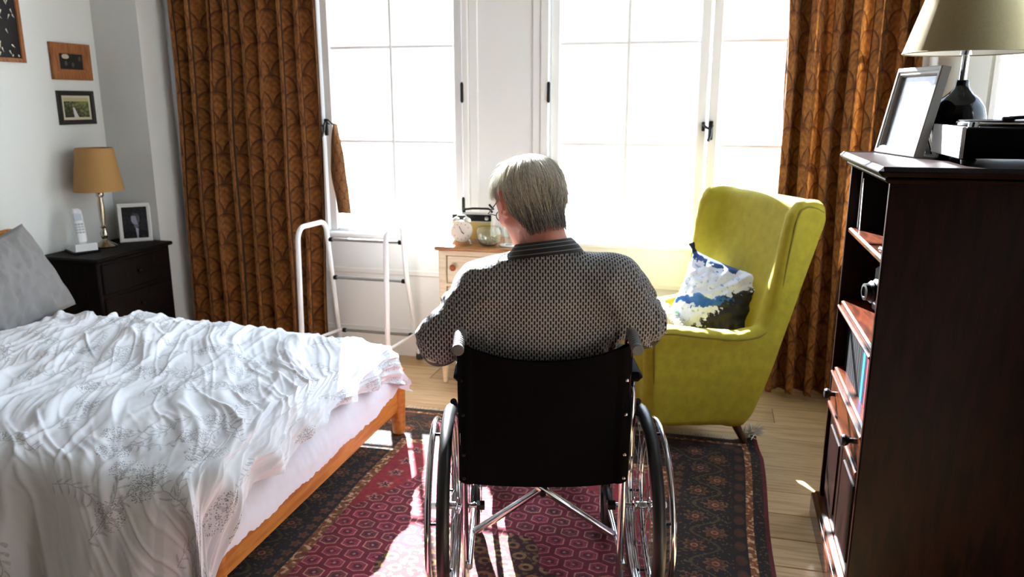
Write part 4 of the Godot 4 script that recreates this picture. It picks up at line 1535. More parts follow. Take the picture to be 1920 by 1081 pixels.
	for s in [-1.0, 1.0]:
		var f := Field.new(Vector3(-0.075, -0.05, -0.215), Vector3(0.075, 0.04, 0.03), 0.0045)
		f.bone(Vector3(0, 0, 0.02), Vector3(0, -0.002, -0.02), 0.027, 0.026, 0.02, Vector3(1, 1.25, 1))
		for k in 4:
			var bxx := (k - 1.5) * 0.0205
			f.bone(Vector3(bxx * 0.6, 0, -0.02), Vector3(bxx, 0.004, -0.092), 0.015, 0.0125, 0.018)
			var L: float = [0.068, 0.078, 0.073, 0.056][k if s < 0 else 3 - k]
			var p0 := Vector3(bxx, 0.004, -0.092)
			var p1 := p0 + Vector3(bxx * 0.16, -0.006, -1).normalized() * L * 0.48
			var p2 := p1 + Vector3(bxx * 0.05, -0.45, -0.9).normalized() * L * 0.30
			var p3 := p2 + Vector3(0, -0.8, -0.6).normalized() * L * 0.24
			f.bone(p0, p1, 0.0098, 0.0090, 0.004)
			f.bone(p1, p2, 0.0090, 0.0084, 0.003)
			f.bone(p2, p3, 0.0084, 0.0074, 0.003)
		var ts: float = 1.0 if s < 0 else -1.0
		f.bone(Vector3(ts * 0.018, -0.004, -0.012), Vector3(ts * 0.042, -0.010, -0.055), 0.016, 0.0125, 0.014)
		f.bone(Vector3(ts * 0.042, -0.010, -0.055), Vector3(ts * 0.050, -0.016, -0.086), 0.0110, 0.0095, 0.004)
		f.bone(Vector3(ts * 0.050, -0.016, -0.086), Vector3(ts * 0.048, -0.022, -0.106), 0.0095, 0.0082, 0.003)
		var w: Vector3 = wrL if s < 0 else wrR
		var e: Vector3 = elL if s < 0 else elR
		var fwd := ((w - e) * Vector3(0.55, 0.85, 1.0)).normalized()
		var zz := -fwd
		var xx := Vector3.UP.cross(zz).normalized()
		hands.append([f, Transform3D(Basis(xx, zz.cross(xx), zz), w)])
	part("body", nets_join([[bf, Transform3D()], [lf, Transform3D()], [hf, HX], hands[0], hands[1]]), skin, man)
	# ---- shirt
	var sf := Field.new(Vector3(-0.43, 0.52, -0.28), Vector3(0.40, 1.22, 0.14), 0.0125)
	sf.add(Vector3(-0.33, 0.53, -0.28), Vector3(0.33, 1.22, 0.14), func(p): return torso.call(p, 0.0), 0.01)
	var n1 := noise(5.0, 2, FastNoiseLite.TYPE_SIMPLEX_SMOOTH, 101)
	var n2 := noise(14.0, 2, FastNoiseLite.TYPE_SIMPLEX_SMOOTH, 102)
	var ends := []
	for s in [[shL, elL, wrL], [shR, elR, wrR]]:
		var fwd: Vector3 = (s[2] - s[1]).normalized()
		fwd = (fwd * 0.75 + (s[1] - s[0]).normalized() * 0.5).normalized()
		var tip: Vector3 = s[1] + fwd * 0.040
		sf.bone(s[0] + Vector3(-signf(s[0].x) * 0.02, -0.005, 0), s[1], 0.074, 0.062, 0.085)
		sf.bone(s[1], tip, 0.061, 0.060, 0.02)
		ends.append([tip, fwd])
	sf.cut(func(p: Vector3) -> float:
		var d := maxf(0.56 - p.y, p.y - 1.126 - 0.06 * clampf(p.z, -0.2, 0.1))
		for e in ends:
			if p.distance_to(e[0]) < 0.11:
				d = maxf(d, (p - e[0]).dot(e[1]))
		return d)
	sf.bend(func(p: Vector3) -> float:
		var low := smoothstep(1.0, 0.84, p.y)
		var r := 0.0050 * low * sin(p.y * 95.0 + 22.0 * n1.get_noise_2d(p.x * 0.9, p.y * 0.4) + p.x * 10.0) * smoothstep(-0.05, 0.02, p.z)
		var side := smoothstep(0.10, 0.22, absf(p.x)) * smoothstep(1.12, 1.0, p.y)
		r += 0.0055 * side * sin((p.y * 0.8 + absf(p.x) * 1.1) * 70.0 + 12.0 * n1.get_noise_2d(p.y, p.x))
		r += 0.004 * n2.get_noise_3dv(p)
		return r - 0.004 * n1.get_noise_3dv(p * 1.6))
	var im := Image.create(256, 256, false, Image.FORMAT_RGB8)
	im.fill(c8(164, 162, 161))
	for a in 4:
		for b in 4:
			for k in 2:
				var x0 := a * 64 + k * 32 + 6
				var y0 := b * 64 + k * 32
				for yy in 44:
					var inset := 4 if yy < 3 or yy > 40 else 0
					for xx in range(inset, 20 - inset):
						im.set_pixel((x0 + xx) % 256, (y0 + yy) % 256, c8(17, 14, 13))
	for j in 256:                                      # knit ribs
		for i in 256:
			var c := im.get_pixel(i, j)
			var kf := 0.93 + 0.07 * sin(j * TAU / 8.0) * sin(i * TAU / 8.0)
			im.set_pixel(i, j, Color(c.r * kf, c.g * kf, c.b * kf))
	var sm := image_mat("patterned_knit", im, 0.92)
	sm.uv1_triplanar = true
	sm.uv1_triplanar_sharpness = 6.0
	sm.uv1_scale = Vector3(16.3, 13.7, 16.3)
	sm.rim_enabled = true
	sm.rim = 0.25
	var shirt := part("shirt", nets_mesh(sf), sm, man, Transform3D(), "grey knit shirt with a pattern of short black dashes")
	# collar and cuffs: dark rib with pale stripes
	var ci := Image.create(8, 64, false, Image.FORMAT_RGB8)
	ci.fill(c8(26, 24, 25))
	for y in [[16, 4], [34, 4], [52, 3]]:
		px(ci, 0, y[0], 8, y[1], c8(120, 116, 112))
	var cm := image_mat("striped_rib", ci, 0.9)
	cm.rim_enabled = true
	cm.rim = 0.2
	var nk := Vector3(-0.012, 1.117, -0.019)
	var NB := Basis(Vector3.BACK, deg_to_rad(7)) * Basis(Vector3.RIGHT, deg_to_rad(-10))
	var col := func(u: float, w: float) -> Vector3:
		var a := PI * 0.5 + (u - 0.5) * 5.6            # open at the throat
		var t := w * 2.0
		var r: float
		var y: float
		if t < 1.0:                                    # inner stand
			r = lerpf(0.074, 0.070, t)
			y = lerpf(-0.006, 0.030, t)
		else:                                          # folded over
			r = lerpf(0.0765, 0.106, pow(t - 1.0, 1.1))
			y = 0.028 + 0.005 * sin((t - 1.0) * PI) - 0.042 * (t - 1.0)
		return nk + NB * Vector3(cos(a) * r * 1.06, y, sin(a) * r * 0.94)
	part("collar", sheet(64, 16, col, Vector2(1, 2), true), cm, shirt, Transform3D(), "dark ribbed collar with thin pale stripes")
	for e in ends:
		var zz: Vector3 = e[1]
		var xx := zz.cross(Vector3.UP).normalized()
		var yy := xx.cross(zz).normalized()
		var cuff := func(u: float, w: float) -> Vector3:
			var a := u * TAU
			var r := 0.0655 - 0.004 * w if w < 0.92 else 0.056
			return e[0] + (xx * cos(a) + yy * sin(a)) * r + zz * (-0.014 + 0.030 * w)
		part("cuff", sheet(40, 12, cuff, Vector2(1, 1), false), cm, shirt, Transform3D(), "dark ribbed cuff with thin pale stripes")
	# ---- trousers and shoes
	var tm := mat("trousers_charcoal", c8(44, 44, 50), 0.9)
	var tf := Field.new(Vector3(-0.26, 0.12, -0.68), Vector3(0.26, 0.70, 0.10), 0.016)
	tf.bone(Vector3(-0.08, 0.575, -0.09), Vector3(0.08, 0.575, -0.09), 0.118, 0.118, 0.03, Vector3(1, 1.15, 1))
	for s in [-1.0, 1.0]:
		var kn := Vector3(s * 0.125, 0.575, -0.50)
		tf.bone(Vector3(s * 0.09, 0.57, -0.10), kn, 0.086, 0.070, 0.03)
		tf.bone(kn, Vector3(s * 0.12, 0.20, -0.61), 0.066, 0.056, 0.03)
	part("trousers", nets_mesh(tf), tm, man)
	for s in [-1.0, 1.0]:
		var ff := Field.new(Vector3(s * 0.12 - 0.07, 0.09, -0.88), Vector3(s * 0.12 + 0.07, 0.22, -0.54), 0.012)
		ff.bone(Vector3(s * 0.12, 0.155, -0.615), Vector3(s * 0.12, 0.135, -0.64), 0.046, 0.040, 0.02)
		ff.bone(Vector3(s * 0.12, 0.135, -0.64), Vector3(s * 0.128, 0.128, -0.80), 0.042, 0.036, 0.03)
		ff.cut(func(p): return 0.101 - p.y)
		part("shoe", nets_mesh(ff), M.black_plastic, man)
	make_hair(man, HX)
	# ---- glasses
	var gm := mat("spectacle_frame", c8(20, 18, 17), 0.35)
	var gl := MB.new()
	for s in [-1.0, 1.0]:
		var rim := []
		for k in 24:
			rim.append(HX * Vector3(s * (0.035 + 0.026 * cos(TAU * k / 24)), 0.0 + 0.019 * sin(TAU * k / 24), -0.137 + 0.012 * absf(cos(TAU * k / 24) * 0.5 + 0.5 * s * s)))
		gl.tube(rim, 0.0017, 6, true)
		gl.tube([HX * Vector3(s * 0.061, 0.006, -0.130), HX * Vector3(s * 0.090, 0.010, -0.115), HX * Vector3(s * 0.097, 0.012, -0.05), HX * Vector3(s * 0.098, 0.022, 0.012), HX * Vector3(s * 0.097, 0.0, 0.034)], 0.0017, 6)
	gl.tube([HX * Vector3(-0.012, 0.006, -0.140), HX * Vector3(0, 0.009, -0.145), HX * Vector3(0.012, 0.006, -0.140)], 0.0016, 6)
	part("glasses", gl.mesh(60), gm, man)

func strands(list: Array, seg := 3) -> ArrayMesh:
	var p := PackedVector3Array()
	var idx := PackedInt32Array()
	for e in list:
		var pts: Array = e[0]
		var r: float = e[1]
		var base := p.size()
		var n := pts.size()
		var t: Vector3 = (pts[n - 1] - pts[0]).normalized()
		var a := t.cross(Vector3(0.3, 0.2, 0.93)).normalized()
		var b := t.cross(a)
		for i in n:
			var rr := r * (1.0 - 0.8 * i / float(n - 1))
			for k in seg:
				p.append(pts[i] + (a * cos(TAU * k / seg) + b * sin(TAU * k / seg)) * rr)
		for i in n - 1:
			for k in seg:
				var q0 := base + i * seg + k
				var q1 := base + i * seg + (k + 1) % seg
				idx.append_array(PackedInt32Array([q0, q1, q1 + seg, q0, q1 + seg, q0 + seg]))
	return smooth_mesh(p, idx)

func cap_dist(p: Vector3, a: Vector3, b: Vector3, ra: float, rb: float) -> float:
	var ab := b - a
	var t := clampf((p - a).dot(ab) / ab.length_squared(), 0.0, 1.0)
	return p.distance_to(a + ab * t) - lerpf(ra, rb, t)

func hair_dist(p: Vector3) -> float:                   # the hair's outer surface in the head's frame
	var d := cap_dist(p, Vector3(0, 0.034, 0.026), Vector3(0, 0.046, -0.034), 0.1015, 0.095)
	d = Field.smin(d, cap_dist(p, Vector3(0, -0.03, 0.034), Vector3(0, -0.105, 0.046), 0.077, 0.0625), 0.03)
	return d

func make_hair(man: Node3D, HX: Transform3D) -> void:
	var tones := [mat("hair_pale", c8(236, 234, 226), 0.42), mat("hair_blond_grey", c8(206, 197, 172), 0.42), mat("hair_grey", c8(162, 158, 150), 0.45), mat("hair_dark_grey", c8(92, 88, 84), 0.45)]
	var hairline := func(p: Vector3) -> float:
		# lowest hair at this depth: high over the face, above the ear, down at the nape
		if p.z < -0.06:
			return 0.062
		if p.z < 0.0:
			return lerpf(0.062, 0.036, (p.z + 0.06) / 0.06)
		if p.z < 0.042:
			return lerpf(0.036, -0.045, p.z / 0.042)
		return lerpf(-0.045, -0.098, minf(1.0, (p.z - 0.042) / 0.03))
	var hf := Field.new(Vector3(-0.13, -0.13, -0.15), Vector3(0.13, 0.165, 0.16), 0.0062)
	hf.add(hf.o, Vector3(0.13, 0.165, 0.16), func(p): return hair_dist(p) + 0.003, 0.001)
	var n := noise(26.0, 2, FastNoiseLite.TYPE_SIMPLEX_SMOOTH, 111)
	hf.bend(func(p): return 0.004 * n.get_noise_3d(p.x * 2.2, p.y * 0.5, p.z * 2.2))
	hf.cut(func(p): return hairline.call(p) - p.y + 0.004 * n.get_noise_3d(p.x * 3.0, 0.0, p.z * 3.0))
	var cap := part("hair", nets_mesh(hf), tones[2], man, HX)
	var rg := RandomNumberGenerator.new()
	rg.seed = 23
	var sets := [[], [], [], []]
	var crown := Vector3(0.012, 0.150, 0.030)
	var grad := func(p: Vector3) -> Vector3:
		var e := 0.004
		return Vector3(hair_dist(p + Vector3(e, 0, 0)) - hair_dist(p - Vector3(e, 0, 0)), hair_dist(p + Vector3(0, e, 0)) - hair_dist(p - Vector3(0, e, 0)), hair_dist(p + Vector3(0, 0, e)) - hair_dist(p - Vector3(0, 0, e))).normalized()
	var made := 0
	while made < 4200:
		var q := Vector3(rg.randf_range(-0.13, 0.13), rg.randf_range(-0.09, 0.16), rg.randf_range(-0.15, 0.15))
		var d0 := hair_dist(q)
		if absf(d0) > 0.03:
			continue
		q -= grad.call(q) * d0
		if q.y < hairline.call(q) - 0.002:
			continue
		made += 1
		var pts := []
		var L := rg.randf_range(0.040, 0.085)
		var steps := 6
		var lift := rg.randf_range(0.0005, 0.0042)
		if rg.randf() < 0.05:
			lift += rg.randf_range(0.004, 0.014)
		var side := rg.randf_range(-0.16, 0.16)
		var p := q
		for k in steps + 1:
			var t := k / float(steps)
			var g: Vector3 = grad.call(p)
			p -= g * hair_dist(p)
			pts.append(HX * (p + g * (-0.001 + lift * t * (1.0 + 0.4 * t))))
			var away := p - crown
			var up := clampf((p.y - 0.06) / 0.08, 0.0, 1.0)
			var dir := away.normalized() * (0.3 + up) + Vector3(0, -1.0, 0.0) * (1.2 - 0.8 * up)
			if p.z < -0.05:
				dir += Vector3(-0.8, 0.1, -0.4)
			elif p.y < 0.0:
				dir += Vector3(-signf(p.x) * 0.12, 0, 0)
			dir -= g * dir.dot(g)
			dir = (dir.normalized() + g.cross(dir.normalized()) * side).normalized()
			p += dir * L / steps
			if p.y < (hairline.call(p) as float) - 0.022:
				break
		if pts.size() < 3:
			continue
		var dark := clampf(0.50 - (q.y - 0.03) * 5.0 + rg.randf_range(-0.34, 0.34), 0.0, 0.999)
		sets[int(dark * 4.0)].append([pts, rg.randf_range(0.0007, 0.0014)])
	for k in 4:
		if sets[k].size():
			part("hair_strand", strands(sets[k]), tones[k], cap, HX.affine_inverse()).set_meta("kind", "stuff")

# ------------------------------------------------------------------ chest of drawers and what stands on it
func make_chest() -> void:
	var c := thing("chest_of_drawers", "small cream pine chest of drawers with brown wooden top under the pier between the windows", "chest of drawers")
	var x0 := -1.425
	var x1 := -0.905
	var z0 := -4.345
	var z1 := -3.97
	var xc := (x0 + x1) / 2
	var zc := (z0 + z1) / 2
	part("top", MB.new().box(Vector3(xc, 0.777, zc + 0.005), Vector3(x1 - x0 + 0.035, 0.020, z1 - z0 + 0.03), 0.006).mesh(), M.pine_top, c)
	var b := MB.new()
	b.box(Vector3(x0 + 0.009, 0.455, zc), Vector3(0.018, 0.62, z1 - z0 - 0.01))
	b.box(Vector3(x1 - 0.009, 0.455, zc), Vector3(0.018, 0.62, z1 - z0 - 0.01))
	b.box(Vector3(xc, 0.455, z0 + 0.008), Vector3(x1 - x0 - 0.04, 0.62, 0.012))
	b.box(Vector3(xc, 0.752, z1 - 0.012), Vector3(x1 - x0 - 0.07, 0.028, 0.024), 0.003)
	for y in [0.572, 0.40, 0.205]:
		b.box(Vector3(xc, y, z1 - 0.014), Vector3(x1 - x0 - 0.07, 0.018, 0.024), 0.003)
	part("carcass", b.mesh(), M.pine_pale, c)
	for sx in [x0 + 0.02, x1 - 0.02]:
		for sz in [z0 + 0.02, z1 - 0.018]:
			var l := MB.new()
			l.box(Vector3(sx, 0.46, sz), Vector3(0.042, 0.61, 0.036), 0.004)
			l.tube([Vector3(sx, 0.004, sz), Vector3(sx, 0.155, sz)], [0.013, 0.021], 12)
			part("leg", l.mesh(), M.pine_pale, c)
	for y in [[0.582, 0.737], [0.41, 0.562], [0.215, 0.39]]:
		var ym := (y[0] + y[1]) / 2.0 as float
		var d := part("drawer", MB.new().box(Vector3(xc, ym, z1 - 0.016), Vector3(x1 - x0 - 0.09, y[1] - y[0] - 0.004, 0.020), 0.004).mesh(), M.pine_pale, c)
		for xx in [x0 + 0.085, x1 - 0.085]:
			part("knob", MB.new().lathe([Vector2(0.009, 0), Vector2(0.008, 0.010), Vector2(0.015, 0.016), Vector2(0.018, 0.024), Vector2(0.014, 0.031), Vector2(0, 0.034)], 18, Transform3D(Basis(Vector3.RIGHT, PI / 2), Vector3(xx, ym + 0.014, z1 - 0.006))).mesh(50), wood_knob(), d, Transform3D(), "turned orange-brown wooden knob")

func wood_knob() -> Material:
	return M.get("knob_wood", mat("knob_wood", c8(158, 78, 34), 0.4) if not M.has("knob_wood") else null)

func make_chest_items() -> void:
	var ty := 0.788
	# portable radio
	var r := thing("radio", "old portable radio with black dial strip and yellow front on the pine chest", "radio", Vector3(-1.288, ty, -4.175), deg_to_rad(4))
	var rb := mat("radio_cream", c8(206, 178, 104), 0.5)
	var rk := mat("radio_case", c8(196, 190, 176), 0.45)
	part("case", MB.new().box(Vector3(0, 0.083, -0.004), Vector3(0.236, 0.150, 0.072), 0.010).mesh(), rk, r)
	part("front_panel", MB.new().box(Vector3(0, 0.060, 0.033), Vector3(0.216, 0.098, 0.006), 0.002).mesh(), rb, r)
	part("dial_strip", MB.new().box(Vector3(0, 0.134, 0.033), Vector3(0.220, 0.036, 0.007), 0.002).mesh(), M.black_plastic, r)
	part("knob", MB.new().lathe([Vector2(0.013, 0), Vector2(0.012, 0.007), Vector2(0, 0.008)], 20, Transform3D(Basis(Vector3.RIGHT, PI / 2), Vector3(0.086, 0.134, 0.037))).mesh(), M.silver, r)
	part("handle", MB.new().tube([Vector3(-0.06, 0.160, 0), Vector3(-0.045, 0.176, 0), Vector3(0.0, 0.182, 0), Vector3(0.085, 0.182, 0), Vector3(0.10, 0.176, 0), Vector3(0.11, 0.160, 0)], 0.006, 8).mesh(50), M.black_plastic, r)
	part("aerial", MB.new().tube([Vector3(0.088, 0.205, -0.01), Vector3(0.115, 0.176, -0.01)], 0.006, 8).mesh(), M.black_plastic, r)
	part("tuning_post", MB.new().lathe([Vector2(0.004, 0), Vector2(0.008, 0.016), Vector2(0.007, 0.026), Vector2(0, 0.029)], 12, Transform3D(Basis(), Vector3(-0.052, 0.156, -0.008))).mesh(), M.black_plastic, r)
	for s in [-1.0, 1.0]:
		part("foot", MB.new().box(Vector3(s * 0.09, 0.005, 0), Vector3(0.02, 0.010, 0.06)).mesh(), M.black_plastic, r)
	# alarm clock
	var k := thing("alarm_clock", "round white twin bell alarm clock in front of the radio", "clock", Vector3(-1.318, ty, -4.055), deg_to_rad(12))
	var F := Transform3D(Basis(Vector3.RIGHT, PI / 2), Vector3(0, 0.072, 0))
	var cream := mat("clock_enamel", c8(222, 218, 204), 0.3)
	part("case", MB.new().lathe([Vector2(0, -0.026), Vector2(0.046, -0.026), Vector2(0.058, -0.018), Vector2(0.060, 0.016), Vector2(0.057, 0.022), Vector2(0.052, 0.019), Vector2(0, 0.018)], 36, F).mesh(), cream, k)
	var dial := MB.new()
	for h in 12:
		var a := TAU * h / 12
		dial.bar(Vector3(sin(a) * 0.040, 0.072 + cos(a) * 0.040, 0.0186), Vector3(sin(a) * 0.047, 0.072 + cos(a) * 0.047, 0.0186), 0.0024, 0.0012)
	part("hour_mark", dial.mesh(), M.black_plastic, k).set_meta("kind", "stuff")
	part("hour_hand", MB.new().bar(Vector3(0, 0.072, 0.0205), Vector3(0.014, 0.060, 0.0205), 0.0045, 0.0012).mesh(), M.black_plastic, k)
	part("minute_hand", MB.new().bar(Vector3(0.004, 0.066, 0.0215), Vector3(-0.012, 0.102, 0.0215), 0.003, 0.0012).mesh(), M.black_plastic, k)
	for s in [-1.0, 1.0]:
		part("bell", MB.new().lathe([Vector2(0.022, 0), Vector2(0.021, 0.008), Vector2(0.014, 0.016), Vector2(0, 0.019)], 20, Transform3D(Basis(Vector3.BACK, -s * 0.45), Vector3(s * 0.030, 0.130, 0))).mesh(50), cream, k)
		part("leg", MB.new().tube([Vector3(s * 0.036, 0.026, 0), Vector3(s * 0.050, 0.0, 0.006)], [0.006, 0.008], 8).mesh(), cream, k)
	part("handle", MB.new().tube([Vector3(-0.03, 0.145, 0), Vector3(-0.022, 0.160, 0), Vector3(0.022, 0.160, 0), Vector3(0.03, 0.145, 0)], 0.003, 6).mesh(), cream, k)
	# glass bowl
	var gm := mat("bowl_glass", Color(0.97, 0.98, 0.94, 0.05), 0.03)
	gm.transparency = BaseMaterial3D.TRANSPARENCY_ALPHA
	gm.refraction_enabled = true
	gm.refraction_scale = 0.05
	var bw := thing("bowl", "clear glass bowl half filled with pale pebbles beside the alarm clock", "bowl", Vector3(-1.163, ty, -4.06))
	part("glass_wall", MB.new().lathe([Vector2(0, 0.001), Vector2(0.040, 0.001), Vector2(0.062, 0.022), Vector2(0.070, 0.055), Vector2(0.066, 0.088), Vector2(0.060, 0.098), Vector2(0.057, 0.097), Vector2(0.063, 0.086), Vector2(0.066, 0.055), Vector2(0.058, 0.025), Vector2(0.038, 0.006), Vector2(0, 0.006)], 40).mesh(60), gm, bw)
	var rg := RandomNumberGenerator.new()
	rg.seed = 31
	var peb := MB.new()
	for n in 60:
		var a := rg.randf() * TAU
		var y := rg.randf_range(0.013, 0.042)
		var rr := sqrt(rg.randf()) * (0.030 + 0.5 * y)
		var s := rg.randf_range(0.005, 0.008)
		peb.lathe([Vector2(0, -s * 0.7), Vector2(s * 0.8, -s * 0.4), Vector2(s, 0), Vector2(s * 0.8, s * 0.4), Vector2(0, s * 0.7)], 7, Transform3D(Basis(Vector3(rg.randf(), rg.randf(), rg.randf()).normalized(), rg.randf() * 3.0), Vector3(cos(a) * rr, y, sin(a) * rr)))
	part("pebbles", peb.mesh(60), mat("pebble", c8(190, 184, 150), 0.6), bw).set_meta("kind", "stuff")
	# tumbler on a white coaster
	var tg := thing("tumbler", "tall drinking glass on a white coaster at the right of the pine chest", "glass", Vector3(-1.052, ty + 0.0085, -4.06))
	part("glass_wall", MB.new().lathe([Vector2(0, 0), Vector2(0.027, 0), Vector2(0.034, 0.13), Vector2(0.0325, 0.13), Vector2(0.026, 0.008), Vector2(0, 0.008)], 32).mesh(60), gm, tg)
	single("coaster", MB.new().lathe([Vector2(0, 0), Vector2(0.050, 0), Vector2(0.052, 0.004), Vector2(0.050, 0.008), Vector2(0, 0.008)], 32).mesh(), M.white_plastic, "round white coaster under the drinking glass", "coaster", Transform3D(Basis(), Vector3(-1.052, ty, -4.06)))

# ------------------------------------------------------------------ nightstand, lamp, telephone, portrait
func make_nightstand() -> void:
	var ns := thing("nightstand", "dark walnut nightstand in the corner behind the bed", "nightstand")
	var x0 := -3.53
	var x1 := -3.165
	var z0 := -4.02
	var z1 := -3.43
	var xc := (x0 + x1) / 2
	var zc := (z0 + z1) / 2
	var w: Material = M.dark_walnut
	part("top", MB.new().box(Vector3(xc + 0.004, 0.720, zc), Vector3(x1 - x0 + 0.03, 0.022, z1 - z0 + 0.03), 0.008).mesh(), w, ns)
	var b := MB.new()
	b.box(Vector3(xc, 0.40, zc), Vector3(x1 - x0 - 0.004, 0.62, z1 - z0 - 0.004), 0.006)
	b.box(Vector3(xc + 0.006, 0.05, zc), Vector3(x1 - x0 + 0.02, 0.10, z1 - z0 + 0.014), 0.008)
	part("carcass", b.mesh(), w, ns)
	for y in [0.61, 0.42, 0.22]:
		var d := part("drawer", MB.new().box(Vector3(x1 + 0.003, y, zc), Vector3(0.014, 0.165, z1 - z0 - 0.05), 0.004).mesh(), w, ns)
		part("knob", MB.new().lathe([Vector2(0.007, 0), Vector2(0.006, 0.008), Vector2(0.013, 0.016), Vector2(0, 0.024)], 14, Transform3D(Basis(Vector3.BACK, -PI / 2), Vector3(x1 + 0.010, y, zc))).mesh(50), M.dark_walnut, d)
	var ty := 0.732
	# small lamp with a tan shade and a silver baluster
	var lp := thing("table_lamp", "small bedside lamp with tan fabric shade and slim silver turned stem", "lamp", Vector3(-3.385, ty, -3.755))
	part("base", MB.new().lathe([Vector2(0, 0), Vector2(0.062, 0), Vector2(0.064, 0.008), Vector2(0.050, 0.018), Vector2(0.036, 0.026), Vector2(0.018, 0.040), Vector2(0.013, 0.050), Vector2(0, 0.052)], 28).mesh(40), M.silver, lp)
	part("stem", MB.new().lathe([Vector2(0.012, 0.045), Vector2(0.020, 0.060), Vector2(0.022, 0.080), Vector2(0.014, 0.100), Vector2(0.011, 0.108), Vector2(0.018, 0.116), Vector2(0.011, 0.124), Vector2(0.015, 0.16), Vector2(0.017, 0.24), Vector2(0.013, 0.285), Vector2(0.021, 0.295), Vector2(0.021, 0.315), Vector2(0.012, 0.33), Vector2(0.012, 0.40), Vector2(0, 0.40)], 24).mesh(45), M.silver, lp)
	var sm := mat("tan_shade", c8(178, 138, 84), 0.9)
	sm.backlight_enabled = true
	sm.backlight = Color(0.5, 0.38, 0.22)
	part("shade", MB.new().lathe([Vector2(0.132, 0.325), Vector2(0.098, 0.565), Vector2(0.096, 0.565), Vector2(0.130, 0.325), Vector2(0.132, 0.325)], 48).mesh(60), sm, lp)
	part("bulb", MB.new().lathe([Vector2(0.012, 0.39), Vector2(0.014, 0.41), Vector2(0.029, 0.45), Vector2(0.026, 0.475), Vector2(0.012, 0.49), Vector2(0, 0.492)], 16).mesh(60), M.white_plastic, lp)
	part("shade_carrier", MB.new().tube([Vector3(-0.112, 0.45, 0), Vector3(0.112, 0.45, 0)], 0.0025, 6).mesh(), M.brass, lp)
	# cordless telephone in its cradle
	var ph := thing("cordless_phone", "silver white cordless telephone standing in its cradle on the nightstand", "telephone", Vector3(-3.405, ty, -3.60), deg_to_rad(60))
	ph.scale = Vector3.ONE * 1.22
	var cr := MB.new()
	cr.prism([Vector2(-0.06, 0), Vector2(0.06, 0), Vector2(0.060, 0.016), Vector2(0.0, 0.030), Vector2(-0.06, 0.044)], 0.10, Transform3D(Basis(Vector3.UP, PI / 2), Vector3(-0.05, 0, 0)), 0.005)
	part("cradle", cr.mesh(), M.white_plastic, ph)
	part("cradle_foot", MB.new().box(Vector3(0, 0.005, 0), Vector3(0.115, 0.010, 0.132), 0.004).mesh(), M.black_plastic, ph)
	var hs := MB.new().box(Vector3.ZERO, Vector3(0.050, 0.165, 0.028), 0.012)
	var HT := Transform3D(Basis(Vector3.RIGHT, deg_to_rad(-14)), Vector3(0, 0.115, -0.012))
	var hsn := part("handset", hs.mesh(50), M.white_plastic, ph, HT)
	part("display", MB.new().box(Vector3(0, 0.040, 0.0145), Vector3(0.034, 0.030, 0.002)).mesh(), mat("phone_display", c8(150, 158, 166), 0.2), hsn)
	for r in 4:
		for q in 3:
			part("key", MB.new().box(Vector3((q - 1) * 0.0125, 0.008 - r * 0.0125, 0.0145), Vector3(0.010, 0.008, 0.003), 0.001).mesh(), mat("phone_key", c8(176, 180, 186), 0.4) if not M.has("phone_key") else M.phone_key, hsn)
	# framed portrait
	var im := Image.create(96, 128, false, Image.FORMAT_RGB8)
	var n := noise(0.05, 3, FastNoiseLite.TYPE_SIMPLEX_SMOOTH, 120)
	for j in 128:
		for i in 96:
			var v := 0.17 + 0.06 * n.get_noise_2d(i, j)
			var p := Vector2(i - 50, j - 48)
			if Vector2(p.x / 17.0, p.y / 24.0).length() < 1.0:      # face in three quarter light
				v = 0.62 if p.x < 4 + 0.2 * p.y else 0.36
				if p.y < -12:
					v = 0.30
			elif absf(i - 52) < 9 and j > 66 and j < 84:
				v = 0.45
			elif j > 84 + absf(i - 50) * 0.45:
				v = 0.12
				if absf(i - 54) < 6 - (j - 88) * 0.1:
					v = 0.72
			v += 0.05 * n.get_noise_2d(i * 3, j * 3)
			im.set_pixel(i, j, Color(v * 0.97, v * 0.97, v * 1.08))
	var fm := image_mat("portrait_print", im, 0.25)
	fm.texture_repeat = false
	frame_on_stand("photo_frame", "white framed black and white portrait photograph on the nightstand", Vector3(-3.335, ty, -3.95), deg_to_rad(38), 0.180, 0.230, 0.022, 0.022, M.white_frame_paint, fm, 12.0, 0.0)

# a picture frame of four mitred sides, print and glass, leaning back on a strut
func frame_on_stand(called: String, label: String, at: Vector3, turn: float, w: float, h: float, bar: float, deep: float, fm: Material, pm: Material, lean: float, mount: float) -> Node3D:
	var f := thing(called, label, "picture frame", at, turn)
	var T := Transform3D(Basis(Vector3.RIGHT, deg_to_rad(-lean)), Vector3(0, 0.0, 0))
	frame_parts(f, w, h, bar, deep, fm, pm, T * Transform3D(Basis(), Vector3(0, h / 2, 0)), mount)
	var top := T * Vector3(0, h * 0.62, -deep)
	part("strut", MB.new().bar(top, Vector3(0, 0.002, top.z - 0.055), 0.035, 0.004, 0.001).mesh(), M.black_plastic, f)
	return f

